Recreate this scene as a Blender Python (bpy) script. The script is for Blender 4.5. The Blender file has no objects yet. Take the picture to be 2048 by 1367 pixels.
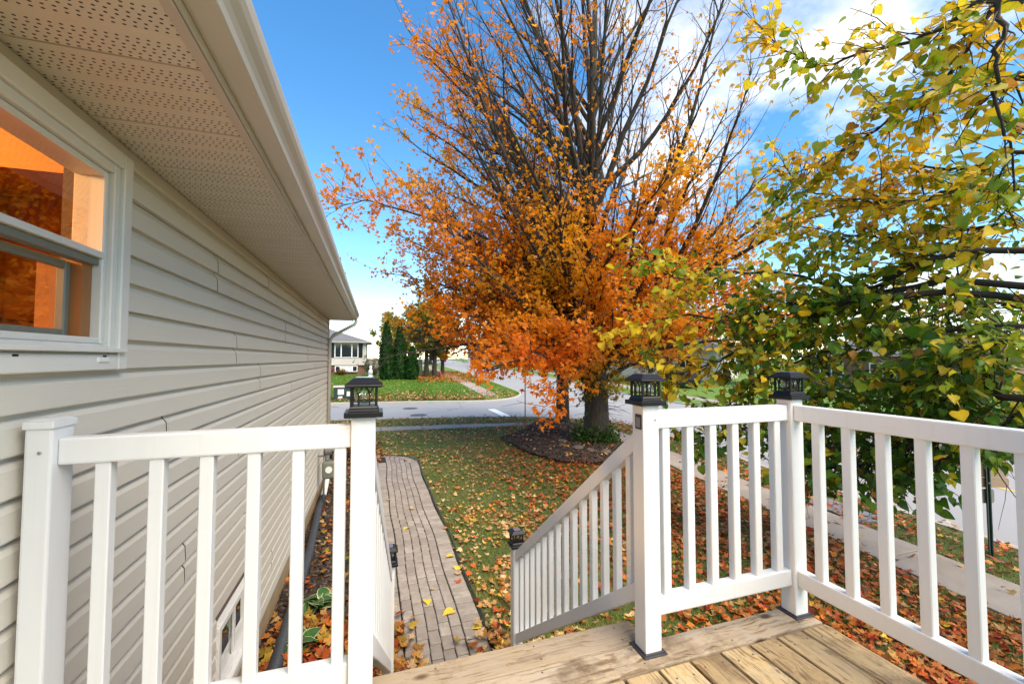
import bpy, bmesh, math, random
import numpy as np
from mathutils import Vector, Matrix
from mathutils.geometry import delaunay_2d_cdt

S = bpy.context.scene
COL = S.collection
R = math.radians
random.seed(7)
rng = np.random.default_rng(11)

# ------------------------------------------------------------------ camera
CAM_H = 2.55
cam = bpy.data.cameras.new('camera')
cam.sensor_width = 36.0
cam.lens = 840.0 / 2048.0 * 36.0
cam.clip_start = 0.05
cam.clip_end = 2000.0
camo = bpy.data.objects.new('camera', cam)
COL.objects.link(camo)
camo.location = (0, 0, CAM_H)
YAW, PITCH = R(18.1), R(2.28)
camo.rotation_euler = (R(90) + PITCH, 0, -YAW)
S.camera = camo

# ------------------------------------------------------------------ sky and sun
SUN_ELEV, SUN_AZ = R(52), R(158)      # azimuth clockwise from +Y: behind the camera, veiled by cloud
world = bpy.data.worlds.new('World')
S.world = world
world.use_nodes = True
wt = world.node_tree
wt.nodes.clear()


def wn(t, **k):
    n = wt.nodes.new(t)
    for a, b in k.items():
        setattr(n, a, b)
    return n


CLX, CLY = 16.23, 5.7
sky = wn('ShaderNodeTexSky', sky_type='NISHITA', sun_disc=False, sun_elevation=SUN_ELEV, sun_rotation=SUN_AZ)
sky.air_density, sky.dust_density, sky.ozone_density = 1.0, 0.1, 3.0
tc = wn('ShaderNodeTexCoord')
sep = wn('ShaderNodeSeparateXYZ')
wt.links.new(tc.outputs['Generated'], sep.inputs[0])
mx = wn('ShaderNodeMath', operation='MAXIMUM')
wt.links.new(sep.outputs[2], mx.inputs[0]); mx.inputs[1].default_value = 0.0
ad = wn('ShaderNodeMath', operation='ADD')
wt.links.new(mx.outputs[0], ad.inputs[0]); ad.inputs[1].default_value = 0.22
dv = wn('ShaderNodeVectorMath', operation='DIVIDE')
cmb = wn('ShaderNodeCombineXYZ')
for i in range(3):
    wt.links.new(ad.outputs[0], cmb.inputs[i])
wt.links.new(tc.outputs['Generated'], dv.inputs[0]); wt.links.new(cmb.outputs[0], dv.inputs[1])
mp = wn('ShaderNodeMapping'); mp.inputs['Location'].default_value = (CLX, CLY, 0.0)
wt.links.new(dv.outputs[0], mp.inputs[0])
ns = wn('ShaderNodeTexNoise'); ns.inputs['Scale'].default_value = 1.0; ns.inputs['Detail'].default_value = 7; ns.inputs['Roughness'].default_value = 0.58
wt.links.new(mp.outputs[0], ns.inputs['Vector'])
rp = wn('ShaderNodeValToRGB')
rp.color_ramp.elements[0].position = 0.53; rp.color_ramp.elements[1].position = 0.70
wt.links.new(ns.outputs['Fac'], rp.inputs[0])
mixs = wn('ShaderNodeMixRGB')
wt.links.new(rp.outputs[0], mixs.inputs['Fac'])
hs = wn('ShaderNodeHueSaturation'); hs.inputs['Saturation'].default_value = 1.3; hs.inputs['Value'].default_value = 1.04
wt.links.new(sky.outputs[0], hs.inputs['Color'])
wt.links.new(hs.outputs[0], mixs.inputs[1])
mixs.inputs[2].default_value = (5.6, 5.5, 5.4, 1)
bg = wn('ShaderNodeBackground'); bg.inputs['Strength'].default_value = 0.15
wt.links.new(mixs.outputs[0], bg.inputs[0])
wo = wn('ShaderNodeOutputWorld')
wt.links.new(bg.outputs[0], wo.inputs[0])

sun = bpy.data.lights.new('sun', 'SUN')
sun.energy = 3.2
sun.angle = R(55)
sun.color = (1.0, 0.91, 0.79)
suno = bpy.data.objects.new('sun', sun)
COL.objects.link(suno)
sd = Vector((math.sin(SUN_AZ) * math.cos(SUN_ELEV), math.cos(SUN_AZ) * math.cos(SUN_ELEV), math.sin(SUN_ELEV)))
suno.rotation_euler = (-sd).to_track_quat('-Z', 'Y').to_euler()
suno.location = sd * 50

S.view_settings.view_transform = 'Standard'
S.view_settings.look = 'None'
S.view_settings.gamma = 1
S.view_settings.use_curve_mapping = False
S.view_settings.exposure = 1.22
S.view_settings.use_white_balance = True        # the camera's white balance, set for cloudy light
S.view_settings.white_balance_temperature = 7600
S.view_settings.white_balance_tint = 8
S.render.engine = 'CYCLES'
S.cycles.use_denoising = True
S.cycles.max_bounces = 8
S.cycles.transparent_max_bounces = 16
S.cycles.caustics_reflective = False
S.cycles.caustics_refractive = False


# ------------------------------------------------------------------ helpers
def px(x, y, d):
    """photo pixel and depth along the lens axis -> a point of the place (used only to survey positions)"""
    lat = (x - 1024) / 840 * d
    c, s = math.cos(YAW), math.sin(YAW)
    return Vector((lat * c + d * s, -lat * s + d * c, CAM_H - (y - 717) / 840 * d))


def tag(o, label=None, cat=None, group=None, kind=None):
    if label: o['label'] = label
    if cat: o['category'] = cat
    if group: o['group'] = group
    if kind: o['kind'] = kind
    return o


def thing(name, label, cat, loc=(0, 0, 0), rz=0.0, group=None):
    o = bpy.data.objects.new(name, None)
    COL.objects.link(o)
    o.empty_display_size = 0.1
    o.location = loc
    o.rotation_euler = (0, 0, rz)
    o.empty_display_type = 'PLAIN_AXES'
    return tag(o, label, cat, group)


def wloc(o):
    p = Vector((0, 0, 0))
    while o is not None:
        p = p + Vector(o.location)
        o = o.parent
    return p


def link(name, me, parent=None, loc=(0, 0, 0), rot=None):
    o = bpy.data.objects.new(name, me)
    COL.objects.link(o)
    if parent is not None:
        o.parent = parent
    o.location = loc
    if rot is not None:
        o.rotation_euler = rot
    return o


class MB:
    def __init__(self):
        self.v, self.f = [], []

    def add(self, vs, fs):
        b = len(self.v)
        self.v += [tuple(p) for p in vs]
        self.f += [tuple(b + i for i in q) for q in fs]
        return self

    def box(self, x0, x1, y0, y1, z0, z1):
        return self.add([(x0, y0, z0), (x1, y0, z0), (x1, y1, z0), (x0, y1, z0), (x0, y0, z1), (x1, y0, z1), (x1, y1, z1), (x0, y1, z1)],
                        [(0, 3, 2, 1), (4, 5, 6, 7), (0, 1, 5, 4), (1, 2, 6, 5), (2, 3, 7, 6), (3, 0, 4, 7)])

    def frustum(self, hx0, hy0, z0, hx1, hy1, z1, c=(0, 0)):
        a, b = c
        return self.add([(a - hx0, b - hy0, z0), (a + hx0, b - hy0, z0), (a + hx0, b + hy0, z0), (a - hx0, b + hy0, z0),
                         (a - hx1, b - hy1, z1), (a + hx1, b - hy1, z1), (a + hx1, b + hy1, z1), (a - hx1, b + hy1, z1)],
                        [(0, 3, 2, 1), (4, 5, 6, 7), (0, 1, 5, 4), (1, 2, 6, 5), (2, 3, 7, 6), (3, 0, 4, 7)])

    def prism(self, poly, axis, a, b):
        """poly of 2-D points extruded along axis ('x': (y,z), 'y': (x,z), 'z': (x,y))"""
        n = len(poly)
        def P(p, t):
            return {'x': (t, p[0], p[1]), 'y': (p[0], t, p[1]), 'z': (p[0], p[1], t)}[axis]
        vs = [P(p, a) for p in poly] + [P(p, b) for p in poly]
        fs = [tuple(range(n))[::-1], tuple(range(n, 2 * n))] + [(i, (i + 1) % n, n + (i + 1) % n, n + i) for i in range(n)]
        return self.add(vs, fs)

    def sheet(self, prof, axis, a, b):
        """open profile extruded"""
        n = len(prof)
        def P(p, t):
            return {'x': (t, p[0], p[1]), 'y': (p[0], t, p[1]), 'z': (p[0], p[1], t)}[axis]
        vs = [P(p, a) for p in prof] + [P(p, b) for p in prof]
        return self.add(vs, [(i, i + 1, n + i + 1, n + i) for i in range(n - 1)])

    def tube(self, pts, rad, n=8, cap=True):
        pts = [Vector(p) for p in pts]
        if not hasattr(rad, '__len__'):
            rad = [rad] * len(pts)
        t = (pts[1] - pts[0]).normalized()
        u = t.orthogonal().normalized()
        rings = []
        for i, p in enumerate(pts):
            if i == 0: tt = pts[1] - pts[0]
            elif i == len(pts) - 1: tt = pts[-1] - pts[-2]
            else: tt = pts[i + 1] - pts[i - 1]
            tt = tt.normalized()
            u = (u - tt * u.dot(tt))
            u = u.normalized() if u.length > 1e-6 else tt.orthogonal().normalized()
            w = tt.cross(u)
            rings.append([p + (u * math.cos(2 * math.pi * k / n) + w * math.sin(2 * math.pi * k / n)) * rad[i] for k in range(n)])
        vs = [q for r_ in rings for q in r_]
        fs = []
        for i in range(len(pts) - 1):
            for k in range(n):
                fs.append((i * n + k, i * n + (k + 1) % n, (i + 1) * n + (k + 1) % n, (i + 1) * n + k))
        if cap:
            fs.append(tuple(range(n))[::-1])
            fs.append(tuple((len(pts) - 1) * n + k for k in range(n)))
        return self.add(vs, fs)

    def lathe(self, prof, n=16, c=(0, 0, 0)):
        vs = []
        for r_, z in prof:
            for k in range(n):
                a = 2 * math.pi * k / n
                vs.append((c[0] + r_ * math.cos(a), c[1] + r_ * math.sin(a), c[2] + z))
        fs = []
        for i in range(len(prof) - 1):
            for k in range(n):
                fs.append((i * n + k, i * n + (k + 1) % n, (i + 1) * n + (k + 1) % n, (i + 1) * n + k))
        fs.append(tuple(range(n))[::-1])
        fs.append(tuple((len(prof) - 1) * n + k for k in range(n)))
        return self.add(vs, fs)

    def mesh(self, name, mat, bevel=0, org=(0, 0, 0), smooth=False, seg=2):
        me = bpy.data.meshes.new(name)
        o = Vector(org)
        me.from_pydata([tuple(Vector(p) - o) for p in self.v], [], self.f)
        if bevel:
            bm = bmesh.new(); bm.from_mesh(me)
            bmesh.ops.bevel(bm, geom=[e for e in bm.edges if len(e.link_faces) == 2 and e.calc_face_angle(0) > 0.5], offset=bevel, segments=seg, affect='EDGES', profile=0.6)
            bm.to_mesh(me); bm.free()
        if smooth:
            me.shade_smooth()
        if mat: me.materials.append(mat)
        me.update()
        return me

    def build(self, name, mat, parent=None, bevel=0, smooth=False, seg=2):
        """vertices are given in world space; the parent chain has no rotation"""
        return link(name, self.mesh(name, mat, bevel, wloc(parent) if parent else (0, 0, 0), smooth, seg), parent)


def scatter_mesh(name, tv, tf, pos, rot, scale, col, mat, tc=None):
    """one mesh made of N copies of a small template (vectorised); col is stored per point"""
    tv = np.asarray(tv, float)
    N, K = len(pos), len(tv)
    sc = np.asarray(scale, float)
    sc = sc[:, None, None] if sc.ndim == 1 else sc[:, None, :]
    V = np.einsum('nij,nkj->nki', rot, tv[None] * sc) + pos[:, None, :]
    sizes = np.array([len(q) for q in tf]); idx = np.concatenate([np.array(q) for q in tf])
    L = len(idx)
    loops = (idx[None, :] + (np.arange(N) * K)[:, None]).ravel().astype(np.int32)
    starts = np.concatenate([[0], np.cumsum(sizes)[:-1]])
    st = (starts[None, :] + (np.arange(N) * L)[:, None]).ravel().astype(np.int32)
    me = bpy.data.meshes.new(name)
    me.vertices.add(N * K); me.loops.add(N * L); me.polygons.add(N * len(tf))
    me.vertices.foreach_set('co', V.astype(np.float32).ravel())
    me.loops.foreach_set('vertex_index', loops)
    me.polygons.foreach_set('loop_start', st)
    me.polygons.foreach_set('loop_total', np.tile(sizes, N).astype(np.int32))
    me.update(calc_edges=True)
    if col is not None:
        at = me.attributes.new('Col', 'FLOAT_COLOR', 'POINT')
        c4 = np.ones((N, K, 4), np.float32)
        c4[:, :, :3] = col[:, None, :]
        if tc is not None: c4[:, :, :3] *= np.asarray(tc, np.float32)[None]
        at.data.foreach_set('color', c4.ravel())
    if mat: me.materials.append(mat)
    return me


def frames(nrm, up):
    """rotation matrices whose y column follows `up` and z column follows `nrm`"""
    z = nrm / np.linalg.norm(nrm, axis=1, keepdims=True)
    y = up - z * np.sum(up * z, axis=1, keepdims=True)
    l = np.linalg.norm(y, axis=1, keepdims=True)
    y = np.where(l > 1e-5, y / np.maximum(l, 1e-5), np.cross(z, np.array([[1.0, 0.1, 0.2]])))
    y = y / np.linalg.norm(y, axis=1, keepdims=True)
    x = np.cross(y, z)
    return np.stack([x, y, z], axis=2)


def pip(poly, x, y):
    inside = np.zeros(len(x), bool)
    n = len(poly)
    for i in range(n):
        x0, y0 = poly[i]; x1, y1 = poly[(i + 1) % n]
        c = ((y0 > y) != (y1 > y)) & (x < (x1 - x0) * (y - y0) / ((y1 - y0) if y1 != y0 else 1e-9) + x0)
        inside ^= c
    return inside


def _h3(i, j, k, seed):
    n = (i * 374761393 + j * 668265263 + k * 2147483647 + seed * 974634599) & 0xffffffff
    n = ((n ^ (n >> 13)) * 1274126177) & 0xffffffff
    return ((n ^ (n >> 16)) & 0xffff) / 65535.0


def vnoise(p, seed=0):
    """value noise in 0..1 for an (N,3) array"""
    p = np.asarray(p, float)
    i = np.floor(p).astype(np.int64); f = p - i
    f = f * f * (3 - 2 * f)
    out = 0
    for dx in (0, 1):
        for dy in (0, 1):
            for dz in (0, 1):
                w = (f[:, 0] if dx else 1 - f[:, 0]) * (f[:, 1] if dy else 1 - f[:, 1]) * (f[:, 2] if dz else 1 - f[:, 2])
                out = out + w * _h3(i[:, 0] + dx, i[:, 1] + dy, i[:, 2] + dz, seed)
    return out


# ------------------------------------------------------------------ materials
class NT:
    def __init__(self, name):
        self.m = bpy.data.materials.new(name)
        self.m.use_nodes = True
        self.t = self.m.node_tree
        self.t.nodes.clear()
        self.out = self.n('ShaderNodeOutputMaterial')

    def n(self, t, ins=None, **k):
        x = self.t.nodes.new(t)
        for a, b in k.items():
            setattr(x, a, b)
        for a, b in (ins or {}).items():
            self.set(x, a, b)
        return x

    def set(self, node, key, val):
        s = node.inputs[key]
        if isinstance(val, bpy.types.NodeSocket): self.t.links.new(val, s)
        elif isinstance(val, bpy.types.Node): self.t.links.new(val.outputs[0], s)
        else:
            if hasattr(s.default_value, '__len__') and len(s.default_value) == 4 and len(val) == 3:
                val = tuple(val) + (1,)
            s.default_value = val

    def math(self, op, a, b=None):
        x = self.n('ShaderNodeMath', operation=op)
        self.set(x, 0, a)
        if b is not None: self.set(x, 1, b)
        return x.outputs[0]

    def noise(self, vec, scale, detail=4, rough=0.55):
        return self.n('ShaderNodeTexNoise', {'Vector': vec, 'Scale': scale, 'Detail': detail, 'Roughness': rough}).outputs['Fac']

    def ramp(self, fac, stops):
        x = self.n('ShaderNodeValToRGB', {'Fac': fac})
        e = x.color_ramp.elements
        while len(e) < len(stops): e.new(0.5)
        for q, (p, c) in zip(e, stops):
            q.position = p
            q.color = (c if hasattr(c, '__len__') else (c, c, c)) + (1,) if not hasattr(c, '__len__') or len(c) == 3 else c
        return x.outputs[0]

    def mix(self, fac, a, b, mode='MIX'):
        x = self.n('ShaderNodeMixRGB', {'Fac': fac}, blend_type=mode)
        self.set(x, 1, a); self.set(x, 2, b)
        return x.outputs[0]

    def coord(self, kind='Object', scale=(1, 1, 1), loc=None):
        c = self.n('ShaderNodeTexCoord').outputs[kind]
        m = self.n('ShaderNodeMapping', {'Vector': c, 'Scale': scale})
        if loc is not None: self.set(m, 'Location', loc)
        return m.outputs[0]

    def objrand(self):
        return self.n('ShaderNodeObjectInfo').outputs['Random']

    def bump(self, h, strength=0.3, dist=0.005):
        return self.n('ShaderNodeBump', {'Height': h, 'Strength': strength, 'Distance': dist}).outputs[0]

    def bsdf(self, color, rough=0.6, normal=None, **k):
        b = self.n('ShaderNodeBsdfPrincipled', {'Base Color': color, 'Roughness': rough})
        if normal is not None: self.set(b, 'Normal', normal)
        for a, v in k.items():
            self.set(b, a.replace('_', ' '), v)
        self.t.links.new(b.outputs[0], self.out.inputs[0])
        return b


def simple(name, col, rough=0.6, var=0.12, scale=12.0, bump=0.0, metallic=0.0, spec=0.5):
    t = NT(name)
    v = t.coord('Object', loc=None)
    n1 = t.noise(v, scale, 5)
    c = t.mix(n1, tuple(x * (1 - var) for x in col), tuple(min(1, x * (1 + var)) for x in col))
    nm = t.bump(t.noise(v, scale * 6, 3), bump) if bump else None
    b = t.bsdf(c, rough, nm)
    b.inputs['Metallic'].default_value = metallic
    b.inputs['Specular IOR Level'].default_value = spec
    return t.m


M = {}
# vinyl siding, embossed wood grain along the board
t = NT('vinyl_siding')
v = t.coord('Object', (14, 1.1, 46))
g = t.noise(v, 3.0, 6, 0.6)
d1 = t.noise(t.coord('Object', (1, 0.6, 1.4)), 1.6, 3)
c = t.mix(d1, (0.58, 0.54, 0.465), (0.64, 0.605, 0.53))
c = t.mix(t.math('MULTIPLY', t.objrand(), 0.12), c, (0.53, 0.48, 0.41))
t.bsdf(c, 0.52, t.bump(g, 0.25, 0.003))
M['siding'] = t.m
M['gutter'] = simple('cream_gutter', (0.52, 0.48, 0.41), 0.28, 0.08, 3.0)
M['trim'] = simple('beige_trim', (0.50, 0.455, 0.39), 0.42, 0.08, 3.0)
# perforated soffit panel
t = NT('perforated_soffit')
oc = t.n('ShaderNodeTexCoord').outputs['Object']
sp = t.n('ShaderNodeSeparateXYZ', {0: oc})
vv = t.math('DIVIDE', sp.outputs[1], 0.01542)
row = t.math('FLOOR', vv)
fv = t.math('SUBTRACT', t.math('FRACT', vv), 0.5)
odd = t.math('MULTIPLY', t.math('MODULO', t.math('ABSOLUTE', row), 2.0), 0.30)
fu = t.math('SUBTRACT', t.math('FRACT', t.math('ADD', t.math('DIVIDE', sp.outputs[0], 0.0215), odd)), 0.5)
dd = t.math('SQRT', t.math('ADD', t.math('POWER', t.math('MULTIPLY', fu, 1.0), 2.0), t.math('POWER', t.math('MULTIPLY', fv, 0.95), 2.0)))
hole = t.math('LESS_THAN', dd, 0.19)
band = t.math('FRACT', t.math('DIVIDE', sp.outputs[1], 0.12333))
inb = t.math('MULTIPLY', t.math('GREATER_THAN', band, 0.25), t.math('LESS_THAN', band, 0.985))
grp = t.math('GREATER_THAN', t.math('ABSOLUTE', t.math('SUBTRACT', band, 0.62)), 0.05)
hole = t.math('MULTIPLY', hole, inb)
dirt = t.noise(t.coord('Object', (1, 1, 1)), 2.2, 4)
c = t.mix(dirt, (0.60, 0.57, 0.475), (0.68, 0.655, 0.56))
c = t.mix(t.math('MULTIPLY', t.objrand(), 0.2), c, (0.56, 0.52, 0.43))
c = t.mix(hole, c, (0.025, 0.018, 0.012))
t.bsdf(c, 0.6)
M['soffit'] = t.m
# white vinyl
t = NT('white_vinyl')
v = t.coord('Object', (30, 30, 0.8))
n1 = t.noise(v, 1.5, 3)
n2 = t.noise(t.coord('Object'), 2.3, 5)
c = t.mix(n2, (0.64, 0.65, 0.655), (0.69, 0.705, 0.715))
c = t.mix(t.math('MULTIPLY', t.math('GREATER_THAN', t.noise(t.coord('Object'), 26, 4), 0.68), 0.12), c, (0.5, 0.47, 0.42))
stk = t.ramp(t.noise(t.coord('Object', (38, 38, 1.1)), 1.2, 5, 0.6), [(0.52, 0.0), (0.78, 0.22)])
c = t.mix(stk, c, (0.50, 0.47, 0.41))
t.bsdf(c, 0.40, t.bump(n1, 0.10, 0.002))
M['vinyl'] = t.m
M['window_vinyl'] = simple('window_frame_vinyl', (0.66, 0.655, 0.62), 0.4, 0.06, 6)
M['black_plastic'] = simple('black_cast_metal', (0.006, 0.006, 0.0075), 0.36, 0.3, 40, 0.15, spec=0.3)
M['dark_rubber'] = simple('dark_base_trim', (0.03, 0.028, 0.035), 0.55, 0.3, 20)
M['screw'] = simple('steel_screw', (0.35, 0.34, 0.33), 0.35, 0.1, 30, metallic=0.8)
M['solar'] = simple('solar_cell', (0.12, 0.13, 0.17), 0.15, 0.2, 30)
M['foundation'] = simple('parged_foundation', (0.34, 0.235, 0.13), 0.85, 0.25, 5, 0.5)
M['shingle'] = simple('grey_shingles', (0.13, 0.13, 0.135), 0.9, 0.4, 9, 0.5)
M['meter_grey'] = simple('meter_grey_green', (0.16, 0.17, 0.14), 0.5, 0.15, 15)
M['pipe_grey'] = simple('galvanised_pipe', (0.22, 0.21, 0.21), 0.45, 0.2, 25, metallic=0.3)
M['drain'] = simple('drain_pipe_plastic', (0.045, 0.052, 0.062), 0.5, 0.35, 8)
M['white_plastic'] = simple('white_plastic', (0.75, 0.75, 0.73), 0.45, 0.06, 8)
M['room'] = simple('orange_room_paint', (0.60, 0.27, 0.05), 0.7, 0.06, 2)
M['room_trim'] = simple('pine_window_casing', (0.30, 0.12, 0.035), 0.5, 0.25, 6)
M['brown_board'] = simple('dark_brown_furniture', (0.07, 0.03, 0.015), 0.5, 0.25, 6)
# glass
t = NT('window_glass')
gl = t.n('ShaderNodeBsdfGlossy', {'Color': (1, 1, 1), 'Roughness': 0.02})
wv = t.noise(t.coord('Object'), 2.2, 0)
t.set(gl, 'Normal', t.bump(wv, 0.12, 0.02))
tr = t.n('ShaderNodeBsdfTransparent', {'Color': (0.93, 0.95, 0.94)})
lw = t.n('ShaderNodeLayerWeight', {'Blend': 0.5}).outputs['Facing']
ms = t.n('ShaderNodeMixShader', {'Fac': t.math('ADD', t.math('MULTIPLY', t.math('POWER', lw, 2.5), 0.8), 0.07)})
t.t.links.new(tr.outputs[0], ms.inputs[1]); t.t.links.new(gl.outputs[0], ms.inputs[2])
t.t.links.new(ms.outputs[0], t.out.inputs[0])
M['glass'] = t.m
t = NT('lantern_glass')
gl = t.n('ShaderNodeBsdfGlossy', {'Color': (1, 1, 1), 'Roughness': 0.04})
wv = t.n('ShaderNodeTexVoronoi', {'Vector': t.coord('Object'), 'Scale': 90}).outputs[0]
t.set(gl, 'Normal', t.bump(wv, 0.8, 0.004))
tr = t.n('ShaderNodeBsdfTransparent', {'Color': (0.80, 0.82, 0.76)})
lw = t.n('ShaderNodeLayerWeight', {'Blend': 0.5, 'Normal': t.bump(wv, 0.8, 0.004)}).outputs['Facing']
ms = t.n('ShaderNodeMixShader', {'Fac': t.math('ADD', t.math('MULTIPLY', t.math('POWER', lw, 3.0), 0.8), 0.12)})
t.t.links.new(tr.outputs[0], ms.inputs[1]); t.t.links.new(gl.outputs[0], ms.inputs[2])
t.t.links.new(ms.outputs[0], t.out.inputs[0])
M['lantern_glass'] = t.m
M['dark_window'] = simple('dark_window_glass', (0.015, 0.02, 0.025), 0.06, 0.3, 1)


def wood(name, axis, light=(0.46, 0.335, 0.17), dark=(0.17, 0.095, 0.04), grey=(0.43, 0.39, 0.32), greyamt=0.35):
    """weathered pine; grain runs along the given object axis"""
    t = NT(name)
    rnd = t.objrand()
    off = t.n('ShaderNodeCombineXYZ', {0: t.math('MULTIPLY', rnd, 37.0), 1: t.math('MULTIPLY', rnd, 91.0), 2: 0.0}).outputs[0]
    oc = t.n('ShaderNodeVectorMath', {0: t.n('ShaderNodeTexCoord').outputs['Object'], 1: off}, operation='ADD').outputs[0]
    sc = (1.3, 26, 26) if axis == 'x' else (26, 1.3, 26)
    mpn = t.n('ShaderNodeMapping', {'Vector': oc, 'Scale': sc}).outputs[0]
    warp = t.noise(oc, 3.0, 3)
    mv = t.n('ShaderNodeVectorMath', {0: mpn, 1: t.n('ShaderNodeCombineXYZ', {0: t.math('MULTIPLY', warp, 3.0), 1: t.math('MULTIPLY', warp, 3.0), 2: 0.0}).outputs[0]}, operation='ADD').outputs[0]
    g1 = t.noise(mv, 2.0, 6, 0.65)
    g2 = t.noise(mv, 7.0, 3, 0.6)
    blot = t.noise(oc, 4.5, 5, 0.6)
    c = t.ramp(g1, [(0.28, tuple(x * .45 for x in dark)), (0.40, dark), (0.47, light), (0.60, tuple(x * 1.15 for x in light)), (0.68, dark), (0.78, light)])
    c = t.mix(t.math('MULTIPLY', t.ramp(blot, [(0.42, 0.0), (0.7, 1.0)]), greyamt), c, grey)
    stain = t.ramp(t.noise(oc, 2.3, 6, 0.7), [(0.50, 0.0), (0.63, 1.0)])
    c = t.mix(t.math('MULTIPLY', stain, 0.85), c, (0.10, 0.062, 0.034))
    crk = t.ramp(t.noise(t.n('ShaderNodeMapping', {'Vector': oc, 'Scale': (2.2, 60, 60) if axis == 'x' else (60, 2.2, 60)}).outputs[0], 2.2, 4, 0.6), [(0.62, 0.0), (0.68, 1.0)])
    c = t.mix(t.math('MULTIPLY', crk, 0.8), c, (0.06, 0.036, 0.02))
    kv = t.n('ShaderNodeMapping', {'Vector': oc, 'Scale': (4.5, 9, 9) if axis == 'x' else (9, 4.5, 9)}).outputs[0]
    vo = t.n('ShaderNodeTexVoronoi', {'Vector': kv, 'Scale': 0.85, 'Randomness': 1.0}).outputs['Distance']
    knot = t.ramp(vo, [(0.07, 1.0), (0.16, 0.0)])
    c = t.mix(knot, c, (0.055, 0.03, 0.016))
    pal = t.mix(t.math('MULTIPLY', t.math('POWER', rnd, 1.6), 0.55), c, (0.20, 0.125, 0.06))
    hh = t.math('SUBTRACT', t.math('ADD', t.math('MULTIPLY', g1, 0.6), t.math('MULTIPLY', g2, 0.4)), t.math('MULTIPLY', knot, 0.3))
    t.bsdf(pal, 0.72, t.bump(hh, 0.8, 0.006))
    return t.m


M['wood_x'] = wood('weathered_pine_across', 'x', light=(0.41, 0.325, 0.22), dark=(0.18, 0.115, 0.065), grey=(0.46, 0.41, 0.34), greyamt=0.8)
M['wood_y'] = wood('weathered_pine_along', 'y')
# leaves: colour lives on the leaf itself (attribute), light passes through the blade


def leafmat(name, trans=0.45, rough=0.5, veins=False):
    t = NT(name)
    c = t.n('ShaderNodeAttribute', attribute_name='Col').outputs['Color']
    n1 = t.noise(t.coord('Object'), 55, 3)
    c2 = t.mix(t.ramp(n1, [(0.45, 0.0), (0.75, 0.8)]), c, t.mix(1.0, c, (0.6, 0.5, 0.42), 'MULTIPLY'))
    b = t.n('ShaderNodeBsdfPrincipled', {'Base Color': c2, 'Roughness': rough, 'Specular IOR Level': 0.3})
    tl = t.n('ShaderNodeBsdfTranslucent', {'Color': c2})
    ms = t.n('ShaderNodeMixShader', {'Fac': trans})
    t.t.links.new(b.outputs[0], ms.inputs[1]); t.t.links.new(tl.outputs[0], ms.inputs[2])
    t.t.links.new(ms.outputs[0], t.out.inputs[0])
    return t.m


M['leaf'] = leafmat('autumn_leaf', 0.58, 0.5)
M['linden_leaf'] = leafmat('heart_leaf', 0.5, 0.38)
M['litter'] = leafmat('fallen_leaf', 0.12, 0.55)
M['grass_blade'] = leafmat('grass_blade', 0.3, 0.6)
t = NT('bark')
v = t.coord('Object', (7, 7, 1.6))
n1 = t.noise(v, 2.5, 7, 0.65)
c = t.ramp(n1, [(0.3, (0.010, 0.008, 0.006)), (0.55, (0.038, 0.028, 0.021)), (0.75, (0.085, 0.066, 0.048))])
c = t.mix(t.math('MULTIPLY', t.noise(t.coord('Object'), 1.1, 4), 0.35), c, (0.045, 0.043, 0.024))
t.bsdf(c, 0.9, t.bump(n1, 0.9, 0.04))
M['bark'] = t.m
M['twig'] = simple('dark_twig', (0.028, 0.018, 0.014), 0.85, 0.35, 6)
M['linden_bark'] = simple('linden_bark', (0.03, 0.023, 0.019), 0.85, 0.5, 9, 0.5)
# ground materials
t = NT('lawn_soil_and_turf')
v = t.coord('Object')
n1 = t.noise(v, 0.55, 5, 0.6); n2 = t.noise(v, 9, 5, 0.7); n3 = t.noise(v, 60, 3, 0.7)
c = t.ramp(n1, [(0.3, (0.085, 0.105, 0.024)), (0.52, (0.085, 0.135, 0.024)), (0.7, (0.15, 0.14, 0.04))])
c = t.mix(t.math('MULTIPLY', n2, 0.55), c, (0.15, 0.13, 0.05))
c = t.mix(t.ramp(n3, [(0.4, 0.0), (0.75, 0.65)]), c, (0.05, 0.065, 0.018))
t.bsdf(c, 0.95, t.bump(n3, 0.9, 0.03))
M['turf'] = t.m
t = NT('far_turf')
v = t.coord('Object')
n1 = t.noise(v, 0.25, 5, 0.6); n3 = t.noise(v, 7, 5, 0.75)
c = t.ramp(n1, [(0.35, (0.085, 0.19, 0.016)), (0.65, (0.13, 0.20, 0.025))])
c = t.mix(t.math('MULTIPLY', n3, 0.5), c, (0.06, 0.12, 0.012))
t.bsdf(c, 0.95, t.bump(n3, 0.8, 0.06))
M['far_turf'] = t.m
t = NT('light_asphalt')
v = t.coord('Object')
n1 = t.noise(v, 0.35, 5); n3 = t.noise(v, 90, 2, 0.8)
c = t.mix(n1, (0.27, 0.268, 0.272), (0.34, 0.335, 0.338))
c = t.mix(t.math('MULTIPLY', n3, 0.5), c, (0.19, 0.19, 0.195))
cr = t.n('ShaderNodeTexVoronoi', {'Vector': t.n('ShaderNodeVectorMath', {0: v, 1: t.n('ShaderNodeTexNoise', {'Vector': v, 'Scale': 0.9, 'Detail': 4}).outputs['Color']}, operation='ADD').outputs[0], 'Scale': 0.16}, feature='DISTANCE_TO_EDGE').outputs[0]
c = t.mix(t.math('MULTIPLY', t.math('LESS_THAN', cr, 0.004), 0.6), c, (0.12, 0.12, 0.12))
t.bsdf(c, 0.8, t.bump(n3, 0.5, 0.006))
M['asphalt'] = t.m
t = NT('sidewalk_concrete')
v = t.coord('Object')
n1 = t.noise(v, 1.3, 6, 0.65); n3 = t.noise(v, 70, 3, 0.7)
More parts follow.
